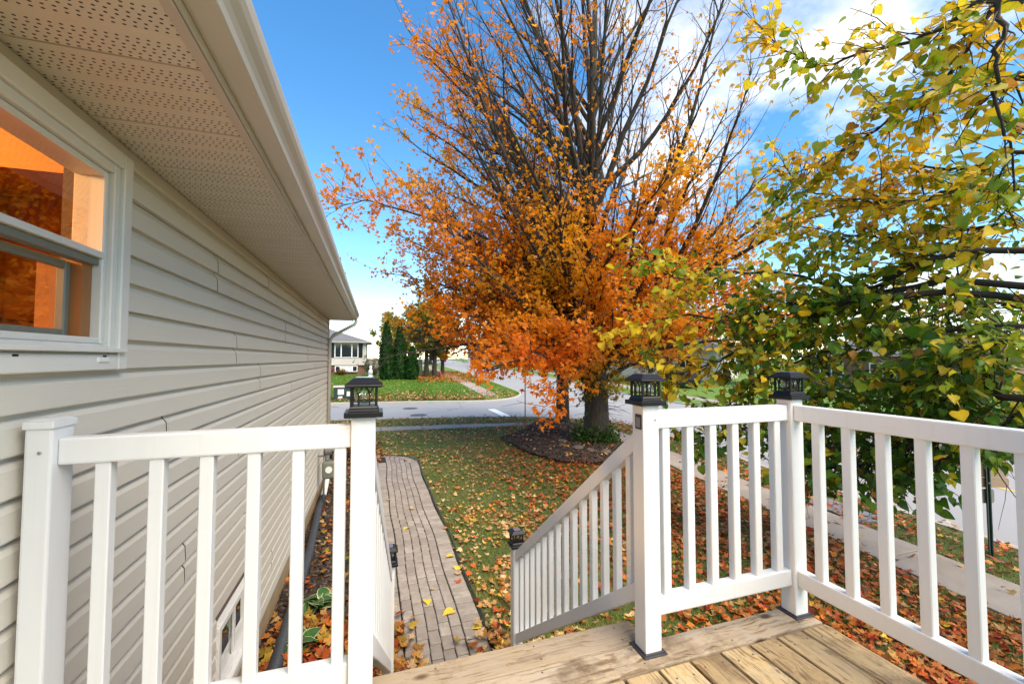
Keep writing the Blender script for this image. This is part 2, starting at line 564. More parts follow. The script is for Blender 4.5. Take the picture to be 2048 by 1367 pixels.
c = t.ramp(n1, [(0.3, (0.25, 0.205, 0.17)), (0.6, (0.36, 0.31, 0.265)), (0.8, (0.41, 0.37, 0.32))])
c = t.mix(t.math('MULTIPLY', n3, 0.35), c, (0.2, 0.165, 0.14))
c = t.mix(t.math('MULTIPLY', t.objrand(), 0.25), c, (0.30, 0.25, 0.21))
t.bsdf(c, 0.88, t.bump(n3, 0.4, 0.004))
M['concrete'] = t.m
M['kerb'] = simple('kerb_concrete', (0.36, 0.34, 0.31), 0.85, 0.2, 3, 0.3)
t = NT('clay_paver')
v = t.coord('Object')
rnd = t.objrand()
n1 = t.noise(t.n('ShaderNodeVectorMath', {0: v, 1: t.n('ShaderNodeCombineXYZ', {0: t.math('MULTIPLY', rnd, 50.0), 1: t.math('MULTIPLY', rnd, 23.0), 2: 0.0}).outputs[0]}, operation='ADD').outputs[0], 9, 5, 0.65)
n3 = t.noise(v, 160, 3, 0.7)
c = t.mix(rnd, (0.23, 0.20, 0.175), (0.36, 0.315, 0.28))
c = t.mix(t.ramp(n1, [(0.35, 0.0), (0.75, 0.75)]), c, (0.15, 0.12, 0.10))
c = t.mix(t.math('MULTIPLY', n3, 0.3), c, (0.32, 0.28, 0.24))
t.bsdf(c, 0.85, t.bump(n3, 0.6, 0.002))
M['paver'] = t.m
M['joint'] = simple('joint_soil', (0.028, 0.021, 0.016), 0.95, 0.4, 40, 0.5)
M['mulch'] = simple('mulch_base', (0.032, 0.021, 0.015), 0.95, 0.5, 30, 0.9)
t = NT('mulch_chip')
c = t.n('ShaderNodeAttribute', attribute_name='Col').outputs['Color']
t.bsdf(c, 0.85)
M['chip'] = t.m
M['stone'] = simple('field_stone', (0.13, 0.10, 0.085), 0.85, 0.35, 9, 0.5)
M['paint_white'] = simple('white_road_paint', (0.72, 0.72, 0.70), 0.7, 0.12, 5)
M['paint_yellow'] = simple('yellow_road_paint', (0.65, 0.42, 0.05), 0.7, 0.12, 5)
M['iron'] = simple('cast_iron', (0.075, 0.07, 0.068), 0.6, 0.3, 25)

# ================================================================== THE SETTING
def gcurve(Y):
    Y = np.asarray(Y, float)
    return np.where(Y < 13, 0.125 * Y, 1.625 + 0.5 * (1 - np.exp(-np.maximum(Y - 13, 0) / 4.0)))


def rise(Y):
    Y = np.asarray(Y, float)
    a = np.clip(Y - 25.5, 0, 12) * 0.05 + np.clip(Y - 37.5, 0, 60) * 0.031
    return a


TREE = Vector((6.24, 11.1, 0.0))
TREE2 = Vector((7.15, 15.4, 0.0))


def gz(X, Y):
    X = np.asarray(X, float); Y = np.asarray(Y, float)
    z = rise(Y) - 0.02 * np.clip(X - 3.5, 0, 5)
    z = z + 0.16 * np.exp(-((X - 6.0) ** 2 / 3.0 + (Y - 12.2) ** 2 / 9.0))
    return z


ROADZ = -0.16


def rz_(X, Y):
    return rise(Y) + ROADZ + 0.0 * np.asarray(X, float)


def fill(name, outline, step, zf, mat, kind='structure', parent=None, lift=0.0, holes=()):
    """a sheet filling an outline; interior grid points let it follow the terrain"""
    pts = [Vector(p) for p in outline]
    n0 = len(pts)
    edges = [(i, (i + 1) % n0) for i in range(n0)]
    ox = np.array([p[0] for p in outline]); oy = np.array([p[1] for p in outline])
    gx, gy = np.meshgrid(np.arange(ox.min() + step / 2, ox.max(), step), np.arange(oy.min() + step / 2, oy.max(), step))
    gx, gy = gx.ravel(), gy.ravel()
    m = pip(outline, gx, gy)
    pts += [Vector((float(a), float(b))) for a, b in zip(gx[m], gy[m])]
    vs, es, fs, *_ = delaunay_2d_cdt(pts, edges, [], 1, 1e-5)
    V = np.array([(p[0], p[1]) for p in vs])
    Z = zf(V[:, 0], V[:, 1]) + lift
    me = bpy.data.meshes.new(name)
    me.from_pydata([(float(a), float(b), float(c)) for (a, b), c in zip(V, Z)], [], [tuple(f) for f in fs])
    bm = bmesh.new(); bm.from_mesh(me)
    bmesh.ops.recalc_face_normals(bm, faces=bm.faces)
    if sum(f.normal.z for f in bm.faces) < 0:
        bmesh.ops.reverse_faces(bm, faces=bm.faces)
    bm.to_mesh(me); bm.free()
    me.materials.append(mat)
    me.shade_smooth()
    o = link(name, me, parent)
    if kind and parent is None: tag(o, kind=kind)
    return o


def ycross(X):          # near kerb of the side street
    return 18.75 - 0.13 * X


XL = 8.1                # kerb of the main street at Y = 0


def kerbx(Y):
    return float(XL + gcurve(Y))


# wide base sheet reaching the horizon (lies under everything else)
xs = [-900, -300, -120, -60, -30, -12, -4, 0, 4, 8, 12, 16, 20, 30, 60, 120, 300, 900]
ys = [-400, -100, -40, -10, 0, 10, 18, 25.5, 31, 37.5, 50, 65, 80, 97.5, 130, 200, 400, 1000]
V, F = [], []
for y in ys:
    for x in xs:
        V.append((x, y, float(rise(y)) - 0.36))
nx = len(xs)
for j in range(len(ys) - 1):
    for i in range(nx - 1):
        F.append((j * nx + i, j * nx + i + 1, (j + 1) * nx + i + 1, (j + 1) * nx + i))
me = bpy.data.meshes.new('ground'); me.from_pydata(V, [], F); me.materials.append(M['far_turf'])
tag(link('ground', me), kind='structure')

# streets: one asphalt sheet with the junction
W = 7.5
left_up = [(kerbx(y), y) for y in np.arange(-30, 13.1, 2.0)]
corner = []
cx, cy, rad = kerbx(13.2) - 4.3, ycross(5.5) - 4.3, 4.3
for a in np.linspace(0, 90, 9):
    corner.append((kerbx(13.2) - rad + rad * math.cos(R(a)), cy + rad * math.sin(R(a))))
near_edge = corner + [(x, ycross(x)) for x in (4.0, 2.0, 0.0, -3.0, -8.0, -20.0, -60.0)]
near_kerb_line = left_up[:-1] + near_edge
FARY = 25.6
def yfar(X): return FARY - 0.09 * X + 0.4
far_corner = []
fcx = kerbx(30) - 4.6
fcy = yfar(4.5) + 4.6
for a in np.linspace(-90, 0, 10):
    far_corner.append((fcx + 4.6 * math.cos(R(a)), fcy + 4.6 * math.sin(R(a))))
far_kerb_line = [(x, yfar(x)) for x in (-60.0, -20.0, -8.0, -3.0, 0.0, 2.0, 4.0)] + far_corner + [(kerbx(y), y) for y in (33, 38, 46, 60, 80, 110, 150)]
right_line = [(kerbx(y) + W, y) for y in (150, 110, 80, 60, 46, 38, 33, 28, 24, 20, 17, 14, 12, 10, 8, 6, 4, 2, 0, -4, -10, -30)]
road = fill('road', near_kerb_line + far_kerb_line + right_line, 2.5, rz_, M['asphalt'])

# lawns
near_lawn_poly = [(-60, -30)] + near_kerb_line + [(-60.0, 0)]
near_lawn_poly = [(-60.0, -30.0)] + [p for p in near_kerb_line]
lawn = fill('lawn', near_lawn_poly, 0.8, gz, M['turf'])
far_poly = far_kerb_line + [(-60.0, 150.0)]
far_lawn = fill('far_lawn', far_poly, 3.0, gz, M['far_turf'])
rl = right_line[::-1]
right_poly = rl + [(120.0, 150.0), (120.0, -30.0)]
right_lawn = fill('lawn_across_street', right_poly, 4.0, lambda x, y: rise(y) - 0.1, M['far_turf'])


def kerb(name, line, zf, side):
    """concrete kerb swept along a line; side=+1: lawn lies left of the line direction"""
    m = MB()
    pts = [Vector((p[0], p[1])) for p in line]
    prof = [(-0.02, -0.3), (-0.02, 0.012), (0.02, 0.022), (0.13, 0.012), (0.15, -0.02), (0.17, -0.3)]
    rings = []
    for i, p in enumerate(pts):
        a = pts[max(0, i - 1)]; b = pts[min(len(pts) - 1, i + 1)]
        tdir = (b - a).normalized()
        nr = Vector((tdir.y, -tdir.x)) * side
        z = float(zf(np.array([p.x]), np.array([p.y]))[0])
        rings.append([(p.x + nr.x * (u), p.y + nr.y * (u), z + w) for u, w in prof])
    n = len(prof)
    vs = [q for r_ in rings for q in r_]
    fs = [(i * n + k, i * n + k + 1, (i + 1) * n + k + 1, (i + 1) * n + k) for i in range(len(pts) - 1) for k in range(n - 1)]
    m.add(vs, fs)
    return tag(m.build(name, M['kerb']), kind='structure')


kerb('kerb', near_kerb_line, gz, 1)
kerb('kerb_far', far_kerb_line, gz, 1)
kerb('kerb_right', rl, lambda x, y: rise(y) - 0.1, -1)

# painted markings (parts of the road)
def strip(poly, zf, mat, name, parent, lift):
    pts = [(x, y, float(zf(np.array([x]), np.array([y]))[0]) + lift) for x, y in poly]
    return MB().add(pts, [tuple(range(len(pts)))]).build(name, mat, parent)


strip([(5.75, ycross(5.8) + 0.25), (6.15, ycross(6) + 0.25), (6.2, ycross(6) + 4.0), (5.8, ycross(6) + 4.0)], rz_, M['paint_white'], 'stop_line', road, 0.005)
ylm = MB()
for a, b in zip(np.arange(-20, 14, 1.0), np.arange(-19, 15, 1.0)):
    if True:
        ylm.add([(kerbx(a) + 3.7, a, ROADZ + .005), (kerbx(a) + 3.82, a, ROADZ + .005), (kerbx(b) + 3.82, b, ROADZ + .005), (kerbx(b) + 3.7, b, ROADZ + .005)], [(0, 1, 2, 3)])
ylm.build('centre_line', M['paint_yellow'], road)
for i, (x, y) in enumerate([(1.88, 23.6), (2.05, 20.7)]):
    mhm = MB().lathe([(0.40, 0.0), (0.40, 0.012), (0.34, 0.014), (0.33, 0.008), (0.0, 0.010)], 20, (x, y, ROADZ + 0.001))
    o = mhm.build('manhole_cover', M['iron'])
    tag(o, ['round iron manhole cover on the side street, farther from the lawn', 'round iron manhole cover on the side street, nearer the lawn'][i], 'manhole cover', 'manhole covers in the side street')


def sidewalk(name, pts_l, pts_r, zf, lift=0.03):
    """separate slabs with recessed joints"""
    root = thing(name, None, None)
    tag(root, kind='structure')
    for i in range(len(pts_l) - 1):
        a, b, c_, d_ = [Vector(p) for p in (pts_l[i], pts_r[i], pts_r[i + 1], pts_l[i + 1])]
        cen = (a + b + c_ + d_) / 4
        q = [cen + (p - cen) * (1 - 0.012 / max((p - cen).length, 0.05)) for p in (a, b, c_, d_)]
        dz = random.uniform(-0.004, 0.004)
        zs = [float(zf(np.array([p.x]), np.array([p.y]))[0]) + lift + dz for p in q]
        m = MB()
        m.add([(p.x, p.y, z - 0.14) for p, z in zip(q, zs)] + [(p.x, p.y, z) for p, z in zip(q, zs)],
              [(0, 3, 2, 1), (4, 5, 6, 7), (0, 1, 5, 4), (1, 2, 6, 5), (2, 3, 7, 6), (3, 0, 4, 7)])
        o = m.build('slab', M['concrete'], root, bevel=0.006, seg=1)
    return root


SWL, SWR = 5.75, 6.72
yy = np.arange(-2.0, 14.2, 1.45)
sidewalk('sidewalk', [(SWL + float(gcurve(y)), y) for y in yy], [(SWR + float(gcurve(y)), y) for y in yy], gz)
xx = np.arange(-7.0, 6.2, 1.45)
sidewalk('side_street_sidewalk', [(x, 16.5 - 0.10 * x) for x in xx], [(x, 15.65 - 0.10 * x) for x in xx], gz, 0.02)
yy = list(np.arange(28.0, 100.0, 4.0))
sidewalk('far_sidewalk', [(kerbx(y) - 3.2, y) for y in yy], [(kerbx(y) - 2.1, y) for y in yy], gz, 0.03)
yy = list(np.arange(0.0, 70.0, 4.0))
sidewalk('sidewalk_across_street', [(kerbx(y) + W + 2.0, y) for y in yy], [(kerbx(y) + W + 3.2, y) for y in yy], lambda x, y: rise(y) - 0.1, 0.02)
# path of pavers --------------------------------------------------
PX0, PX1, PY0, PY1 = 0.09, 1.01, 3.25, 11.6
path = thing('brick_path', None, None, (0.55, 7.0, 0)); tag(path, kind='structure')
base_poly = [(PX0 - 0.02, PY0), (PX1 + 0.02, PY0), (PX1 + 0.02, 10.2), (PX1 - 0.06, 10.9), (PX1 - 0.3, 11.5), (PX1 - 0.7, 11.72), (PX0 - 0.02, 11.6)]
bb = fill('sand_bed', base_poly, 0.6, gz, M['joint'], kind=None, parent=path, lift=0.006)
bb.location = -path.location
PL, PW = 0.184, 0.099
pm = MB().box(-PL / 2, PL / 2, -PW / 2, PW / 2, -0.05, 0.0).mesh('paver', M['paver'], 0.006, seg=1)
npv = 0
def lay(x, y, rot):
    global npv
    o = link('paver', pm, path, (x - path.location.x, y - path.location.y, 0.028 + random.uniform(-0.005, 0.003)), (random.uniform(-.02, .02), random.uniform(-.02, .02), rot + random.uniform(-.025, .025)))
    npv += 1
wig = lambda y: 0.012 * math.sin(y * 1.3) + 0.010 * math.sin(y * 3.1 + 1)
y = PY0 + 0.05
while y < 10.75:                                   # soldier courses on both sides
    lay(PX1 - PL / 2 + wig(y), y, random.uniform(-.01, .01))
    lay(PX0 + PL / 2 + wig(y), y, random.uniform(-.01, .01))
    y += 0.1045
ncol = 5
cw = (PX1 - PX0 - 2 * PL - 0.02) / ncol
for k in range(ncol):
    xk = PX0 + PL + 0.012 + cw * (k + 0.5)
    y = PY0 + 0.10 + (0.1 if k % 2 else 0)
    while y < 11.35 - 0.12 * max(0, k - 1) ** 1.3:
        lay(xk + wig(y), y, math.pi / 2)
        y += 0.1985 + random.uniform(-.003, .003)
for a in np.linspace(6, 84, 10):                    # the curved end
    lay(PX1 - 0.98 + 0.88 * math.cos(R(a)) , 10.62 + 0.92 * math.sin(R(a)), R(a) )
# black plastic edging on the lawn side
em = MB()
ept = [(PX1 + 0.035 + wig(y), y, 0.03) for y in np.arange(PY0, 10.7, 0.3)]
ept += [(PX1 - 0.98 + 1.01 * math.cos(R(a)), 10.62 + 1.05 * math.sin(R(a)), 0.03) for a in np.linspace(8, 92, 12)]
em.tube(ept, 0.009, 6)
tag(em.build('path_edging', M['dark_rubber'], smooth=True), 'black plastic edging strip along the lawn side of the brick path', 'edging')

# planting beds
house_bed_poly = [(-0.95, 1.75), (PX0 - 0.04, 1.75), (PX0 - 0.035, 10.3), (-0.3, 10.9), (-0.9, 11.3), (-1.6, 11.5), (-1.9, 9.6), (-0.95, 9.4)]
house_bed = fill('house_planting_bed', house_bed_poly, 0.35, lambda x, y: gz(x, y) + 0.02 + 0.015 * np.sin(x * 9 + y * 5), M['mulch'], lift=0.004)
tree_bed_poly = [(3.75, 12.7), (3.85, 11.6), (3.9, 10.6), (4.3, 9.45), (5.2, 9.0), (6.2, 9.2), (6.75, 9.9), (6.95, 11.2), (7.15, 12.6), (7.35, 14.2), (7.5, 15.6), (7.2, 16.3), (6.5, 16.2), (5.8, 15.2), (5.1, 13.9), (4.4, 13.2)]
tree_bed = fill('tree_planting_bed', tree_bed_poly, 0.3, lambda x, y: gz(x, y) + 0.05 + 0.03 * np.sin(x * 4 + y * 3), M['mulch'], lift=0.004)


def chips(name, poly, n, zoff, size, mat, cols, pos_only=False):
    x0, x1 = min(p[0] for p in poly), max(p[0] for p in poly)
    y0, y1 = min(p[1] for p in poly), max(p[1] for p in poly)
    X = rng.uniform(x0, x1, n * 3); Y = rng.uniform(y0, y1, n * 3)
    m = pip(poly, X, Y); X, Y = X[m][:n], Y[m][:n]
    Z = gz(X, Y) + zoff + rng.uniform(-0.005, 0.02, len(X))
    nr = np.stack([rng.normal(0, .35, len(X)), rng.normal(0, .35, len(X)), np.ones(len(X))], 1)
    up = np.stack([rng.normal(0, 1, len(X)), rng.normal(0, 1, len(X)), rng.normal(0, .2, len(X))], 1)
    rot = frames(nr, up)
    sc = np.stack([rng.uniform(.25, .6, len(X)), rng.uniform(.6, 1.6, len(X)), rng.uniform(.2, .4, len(X))], 1) * size
    c = np.array(cols)[rng.integers(0, len(cols), len(X))] * rng.uniform(.6, 1.4, (len(X), 1))
    tv = [(-.5, -.5, -.5), (.5, -.5, -.5), (.5, .5, -.5), (-.5, .5, -.5), (-.4, -.5, .5), (.4, -.4, .5), (.5, .4, .5), (-.5, .5, .5)]
    tf = [(4, 5, 6, 7), (0, 1, 5, 4), (1, 2, 6, 5), (2, 3, 7, 6), (3, 0, 4, 7)]
    return scatter_mesh(name, tv, tf, np.stack([X, Y, Z], 1), rot, sc, c, mat)


chipcols = [(0.045, 0.028, 0.019), (0.07, 0.042, 0.028), (0.028, 0.019, 0.014), (0.10, 0.065, 0.045)]
o = link('mulch_chips', chips('mulch_chips', house_bed_poly, 7000, 0.03, 0.045, M['chip'], chipcols)); tag(o, 'dark shredded bark mulch in the bed along the house', 'mulch', kind='stuff')
o = link('mulch_chips', chips('mulch_chips', tree_bed_poly, 9000, 0.065, 0.07, M['chip'], chipcols)); tag(o, 'dark shredded bark mulch mounded round the big tree', 'mulch', kind='stuff')
# a few field stones at the foot of the tree
for i, (x, y, s) in enumerate([(5.25, 10.35, .17), (5.45, 10.0, .14), (5.0, 10.75, .13), (5.75, 9.75, .16), (5.2, 11.2, .15), (6.45, 9.9, .13)]):
    s *= .8; bm = bmesh.new(); bmesh.ops.create_icosphere(bm, subdivisions=2, radius=s)
    for v_ in bm.verts:
        k = 1 + 0.25 * (vnoise(np.array([[v_.co.x * 9 + i * 3.3, v_.co.y * 9, v_.co.z * 9]]))[0] - .5)
        v_.co = Vector((v_.co.x * k * 1.3, v_.co.y * k, v_.co.z * k * 0.55))
    me = bpy.data.meshes.new('field_stone'); bm.to_mesh(me); bm.free(); me.materials.append(M['stone'])
    o = link('field_stone', me, None, (x, y, float(gz(np.array([x]), np.array([y]))[0]) + 0.09), (0, 0, i * 1.3))
    tag(o, ['flat brown field stone in the mulch left of the maple trunk, second row', 'round field stone in front of the maple trunk, middle of the stones', 'leftmost flat field stone in the mulch near the maple', 'low field stone in the mulch, directly before the maple trunk', 'field stone lying farther back in the mulch, left of the maple', 'rightmost field stone in the mulch, beside the maple foot'][i], 'stone', 'stones in the mulch round the maple')

# ================================================================== THE HOUSE WE STAND BESIDE
WX = -0.93                 # face of the sheathing
HY0, HY1 = -2.2, 9.45      # length of the wall
SOF = 3.352                # soffit height
EXP = 0.1105               # siding exposure
SZ0 = 0.303                # bottom of the siding
house = thing('house', 'beige vinyl sided house with perforated soffit and lit window beside the deck', 'house', (-1.0, 3.6, 0))
WIN = (0.84, 1.945, 2.52, 3.30)     # y0,y1,z0,z1 of the window opening
BAS = (3.10, 4.12, 0.36, 0.885)

core = MB()
def wallcore(y0, y1, z0, z1): core.box(WX - 0.16, WX - 0.001, y0, y1, z0, z1)
wallcore(HY0, WIN[0], 0.2, SOF); wallcore(WIN[0], WIN[1], 0.2, WIN[2]); wallcore(WIN[0], WIN[1], WIN[3], SOF)
wallcore(WIN[1], BAS[0], 0.2, SOF); wallcore(BAS[0], BAS[1], BAS[3], SOF); wallcore(BAS[0], BAS[1], 0.2, BAS[2]); wallcore(BAS[1], HY1, 0.2, SOF)
core.build('wall', M['brown_board'], house)
# other walls, so that the house stays a house from elsewhere
ow = MB()
ow.box(-9.4, WX - 0.16, HY1 - 0.16, HY1, 0.0, SOF)
ow.prism([(-9.4, SOF), (WX - 0.16, SOF), (-5.2, SOF + 1.55)], 'y', HY1 - 0.16, HY1)
ow.box(-9.4, WX - 0.16, HY0, HY0 + 0.16, 0.0, SOF)
ow.box(-9.56, -9.4, HY0, HY1, 0.0, SOF)
ow.build('end_wall', M['siding'], house)
MB().box(WX - 0.2, WX + 0.004, HY0, HY1 + 0.004, -0.25, SZ0 + 0.012).build('foundation', M['foundation'], house)


def siding_profile(z):
    x = WX
    pr = []
    for q in (0, EXP):
        pr += [(x + 0.004, z + q), (x + 0.0245, z + q), (x + 0.0255, z + q + 0.004), (x + 0.0215, z + q + 0.074), (x + 0.0130, z + q + 0.088), (x + 0.0035, z + q + 0.098), (x + 0.0015, z + q + EXP - 0.0005)]
    return pr


rowz = SZ0 - EXP * 0
k = 0
seams = [[2.2, 6.3], [4.6, 8.3], [3.0, 6.9], [1.2, 5.4], [3.7, 7.6], [2.6, 6.4], [4.9, 8.1], [3.45, 6.9], [2.35, 5.4], [4.0, 7.4], [3.35, 6.6], [5.0, 8.2], [2.95, 5.9], [4.2, 7.9]]
while rowz < SOF - 0.02:
    top = rowz + 2 * EXP
    cuts = [HY0] + seams[k % len(seams)] + [HY1 - 0.07]
    for a, b in zip(cuts[:-1], cuts[1:]):
        spans = [(a, b)]
        for w in (WIN, BAS):
            if rowz < w[3] + 0.02 and top > w[2] - 0.02 and not (top <= w[2] + 0.0 or rowz >= w[3]):
                ns = []
                for p, q in spans:
                    if p < w[0] - 0.001: ns.append((p, min(q, w[0])))
                    if q > w[1] + 0.001: ns.append((max(p, w[1]), q))
                spans = [s_ for s_ in ns if s_[1] - s_[0] > 0.02]
        for p, q in spans:
            m = MB()
            prof = siding_profile(rowz)
            prof = [(x_, min(z_, SOF - 0.001)) for x_, z_ in prof]
            lap = p == a and a != HY0                      # this end overlaps the board before it
            q2 = q - (0.009 if (q == b and b < HY1 - 0.1) else 0)
            p2 = p + 0.018 if lap else p
            m.sheet(prof, 'y', p2, q2)
            if lap:
                n_ = len(prof)
                up_ = [(x_ + 0.004, z_) for x_, z_ in prof]
                m.add([(x_, p, z_) for x_, z_ in prof] + [(x_, p + 0.0005, z_) for x_, z_ in up_] + [(x_, p2, z_) for x_, z_ in prof],
                      [(i, i + 1, n_ + i + 1, n_ + i) for i in range(n_ - 1)] + [(n_ + i, n_ + i + 1, 2 * n_ + i + 1, 2 * n_ + i) for i in range(n_ - 1)])
            m.build('siding_board', M['siding'], house)
    rowz = top
    k += 1
# trims
MB().box(WX - 0.001, WX + 0.032, HY1 - 0.075, HY1 + 0.030, SZ0 - 0.02, SOF).build('corner_trim', M['trim'], house, 0.003)
MB().box(WX - 0.075, WX - 0.001, HY1 - 0.001, HY1 + 0.030, SZ0 - 0.02, SOF).build('corner_trim', M['trim'], house, 0.003)
MB().box(WX + 0.001, WX + 0.028, HY0, HY1 - 0.08, SOF - 0.05, SOF - 0.004).build('frieze_trim', M['trim'], house, 0.003)
MB().box(WX + 0.001, WX + 0.024, HY0, HY1 - 0.08, SZ0 - 0.022, SZ0 + 0.003).build('starter_trim', M['trim'], house, 0.002)

# soffit panels --------------------------------------------------
SX1 = -0.462
PWY = 0.37
sm = MB()
prof = []
for b in range(3):
    y0 = b * PWY / 3
    prof += [(y0 + 0.0, 0.0 if b else 0.011), (y0 + 0.006, 0.004 if b else 0.011), (y0 + (0.012 if b else 0.007), 0.0), (y0 + PWY / 3 - 0.006, 0.0)]
prof += [(PWY - 0.001, 0.0), (PWY - 0.0005, 0.011)]
sm.sheet([(y_, z_) for y_, z_ in prof], 'x', 0.0, SX1 - (WX + 0.0))
sme = sm.mesh('soffit_panel', M['soffit'])
y = -1.98
while y < HY1 - 0.05:
    link('soffit_panel', sme, house, Vector((WX, y, SOF)) - house.location)
    y += PWY
# backing above the soffit, fascia, gutter
MB().box(WX - 0.2, SX1 + 0.03, HY0, HY1 + 0.02, SOF + 0.014, SOF + 0.03).build('soffit_backing', M['brown_board'], house)
lipm = MB().box(SX1 - 0.004, SX1 + 0.024, HY0, 2.95, SOF - 0.009, SOF + 0.004); lipm.build('fascia_lip', M['trim'], house, 0.002)
MB().box(SX1 - 0.0025, SX1 + 0.0255, 2.952, HY1 + 0.03, SOF - 0.0105, SOF + 0.004).build('fascia_lip', M['trim'], house, 0.002)
MB().box(SX1 + 0.026, SX1 + 0.032, HY0, HY1 + 0.03, SOF - 0.004, SOF + 0.15).build('fascia', M['trim'], house)
gx = SX1 + 0.034
gz0 = SOF + 0.020
gp = [(gx, gz0 + 0.12), (gx, gz0 + 0.0), (gx + 0.065, gz0 + 0.002), (gx + 0.070, gz0 + 0.006), (gx + 0.072, gz0 + 0.030), (gx + 0.080, gz0 + 0.048), (gx + 0.096, gz0 + 0.066),
      (gx + 0.104, gz0 + 0.084), (gx + 0.106, gz0 + 0.112), (gx + 0.106, gz0 + 0.122), (gx + 0.094, gz0 + 0.124), (gx + 0.094, gz0 + 0.118)]
gm = MB(); gm.sheet(gp, 'y', HY0, HY1 + 0.06)
gm.add([(x_, HY1 + 0.06, z_) for x_, z_ in gp], [tuple(range(len(gp)))])
GUT = gm.build('gutter', M['gutter'], house)
sol = GUT.modifiers.new('thick', 'SOLIDIFY'); sol.thickness = 0.0015
# a sprinkling of fallen leaves caught in the gutter comes later; roof
rf = MB()
rf.add([(gx + 0.03, HY0 - 0.3, SOF + 0.16), (gx + 0.03, HY1 + 0.10, SOF + 0.16), (-5.2, HY1 + 0.10, SOF + 1.75), (-5.2, HY0 - 0.3, SOF + 1.75),
        (-9.95, HY1 + 0.10, SOF + 0.16), (-9.95, HY0 - 0.3, SOF + 0.16)], [(0, 1, 2, 3), (3, 2, 4, 5)])
ro = rf.build('roof', M['shingle'], house); so = ro.modifiers.new('thick', 'SOLIDIFY'); so.thickness = 0.02; so.offset = -1
# boxed eave end
MB().prism([(WX, SOF + 0.012), (SX1 + 0.03, SOF + 0.012), (SX1 + 0.03, SOF + 0.14), (WX, SOF + 0.30)], 'y', HY1 + 0.021, HY1 + 0.035).build('eave_return', M['trim'], house)
# downspout with its elbows under the eave
dsm = MB()
DSX, DSY = WX + 0.06, HY1 - 0.16
pts = [(gx + 0.05, HY1 - 0.10, gz0 + 0.01), (gx + 0.05, HY1 - 0.10, gz0 - 0.06), (gx + 0.02, HY1 - 0.10, gz0 - 0.11), (DSX + 0.06, DSY, SOF - 0.33), (DSX, DSY, SOF - 0.42), (DSX, DSY, 0.42)]
dsm.tube(pts, 0.034, 8)
ds = dsm.build('downspout', M['trim'], house, smooth=True)
for z in (2.5, 1.2):
    MB().box(DSX - 0.06, DSX + 0.037, DSY - 0.04, DSY + 0.04, z, z + 0.03).build('strap', M['trim'], ds)

# window -----------------------------------------------------------
y0, y1, z0, z1 = WIN
w = bpy.data.objects.new('window', None); COL.objects.link(w); w.parent = house; w.location = Vector((WX, 1.5, 2.5)) - house.location
w['label'] = 'white framed window glowing orange from the lit room'
fx0, fx1 = WX - 0.02, WX + 0.055
def frame(name, a, b, c_, d_, wd, xa, xb, mat, par, bev=0.004):
    """rectangular frame: outer y a..b, z c..d, member width wd"""
    m = MB()
    m.box(xa, xb, a, a + wd, c_, d_); m.box(xa, xb, b - wd, b, c_, d_)
    m.box(xa, xb, a + wd + 0.0002, b - wd - 0.0002, c_, c_ + wd); m.box(xa, xb, a + wd + 0.0002, b - wd - 0.0002, d_ - wd, d_)
    return m.build(name, mat, par, bev, seg=1)
frame('outer_trim', y0 - 0.01, y1 + 0.01, z0 - 0.01, z1 + 0.005, 0.055, WX + 0.001, WX + 0.045, M['window_vinyl'], w)
frame('frame', y0 + 0.046, y1 - 0.046, z0 + 0.046, z1 - 0.049, 0.034, WX - 0.06, WX + 0.032, M['window_vinyl'], w)
frame('sash_channel', y0 + 0.081, y1 - 0.081, z0 + 0.081, z1 - 0.084, 0.022, WX - 0.075, WX + 0.016, M['window_vinyl'], w)
MB().box(WX - 0.03, WX + 0.060, y0 + 0.02, y1 - 0.02, z0 + 0.052, z0 + 0.066).build('sill', M['window_vinyl'], w, 0.003)
zm = 2.905
iy0, iy1 = y0 + 0.104, y1 - 0.104
MB().box(WX - 0.024, WX + 0.020, iy0, iy1, zm - 0.004, zm + 0.018).build('meeting_rail', M['window_vinyl'], w, 0.003)
MB().box(WX - 0.030, WX + 0.006, iy0, iy1, zm - 0.030, zm - 0.005).build('weather_bar', M['meter_grey'], w, 0.002)
MB().add([(WX - 0.006, iy0 - 0.01, zm + 0.018), (WX - 0.006, iy1 + 0.01, zm + 0.018), (WX - 0.006, iy1 + 0.01, z1 - 0.10), (WX - 0.006, iy0 - 0.01, z1 - 0.10)], [(0, 1, 2, 3)]).build('pane', M['glass'], w)
ls = frame('lower_sash', iy0 + 0.001, iy1 - 0.055, z0 + 0.100, zm - 0.031, 0.026, WX - 0.066, WX - 0.040, M['meter_grey'], w)
MB().add([(WX - 0.053, iy0 + 0.02, z0 + 0.12), (WX - 0.053, iy1 - 0.075, z0 + 0.12), (WX - 0.053, iy1 - 0.075, zm - 0.05), (WX - 0.053, iy0 + 0.02, zm - 0.05)], [(0, 1, 2, 3)]).build('pane', M['glass'], w)
MB().box(WX - 0.13, WX - 0.012, iy1 - 0.054, iy1 - 0.001, z0 + 0.101, zm - 0.026).build('wooden_casing', M['room_trim'], w)
MB().box(WX + 0.033, WX + 0.05, y1 - 0.17, y1 - 0.11, z0 + 0.018, z0 + 0.034).build('latch', M['white_plastic'], w, 0.003)
for yy_ in (y1 - 0.14, y1 - 0.52):
    MB().box(WX + 0.0445, WX + 0.0462, yy_, yy_ + 0.018, z0 + 0.024 + 0.012, z0 + 0.030 + 0.012).build('weep_hole', M['black_plastic'], w)
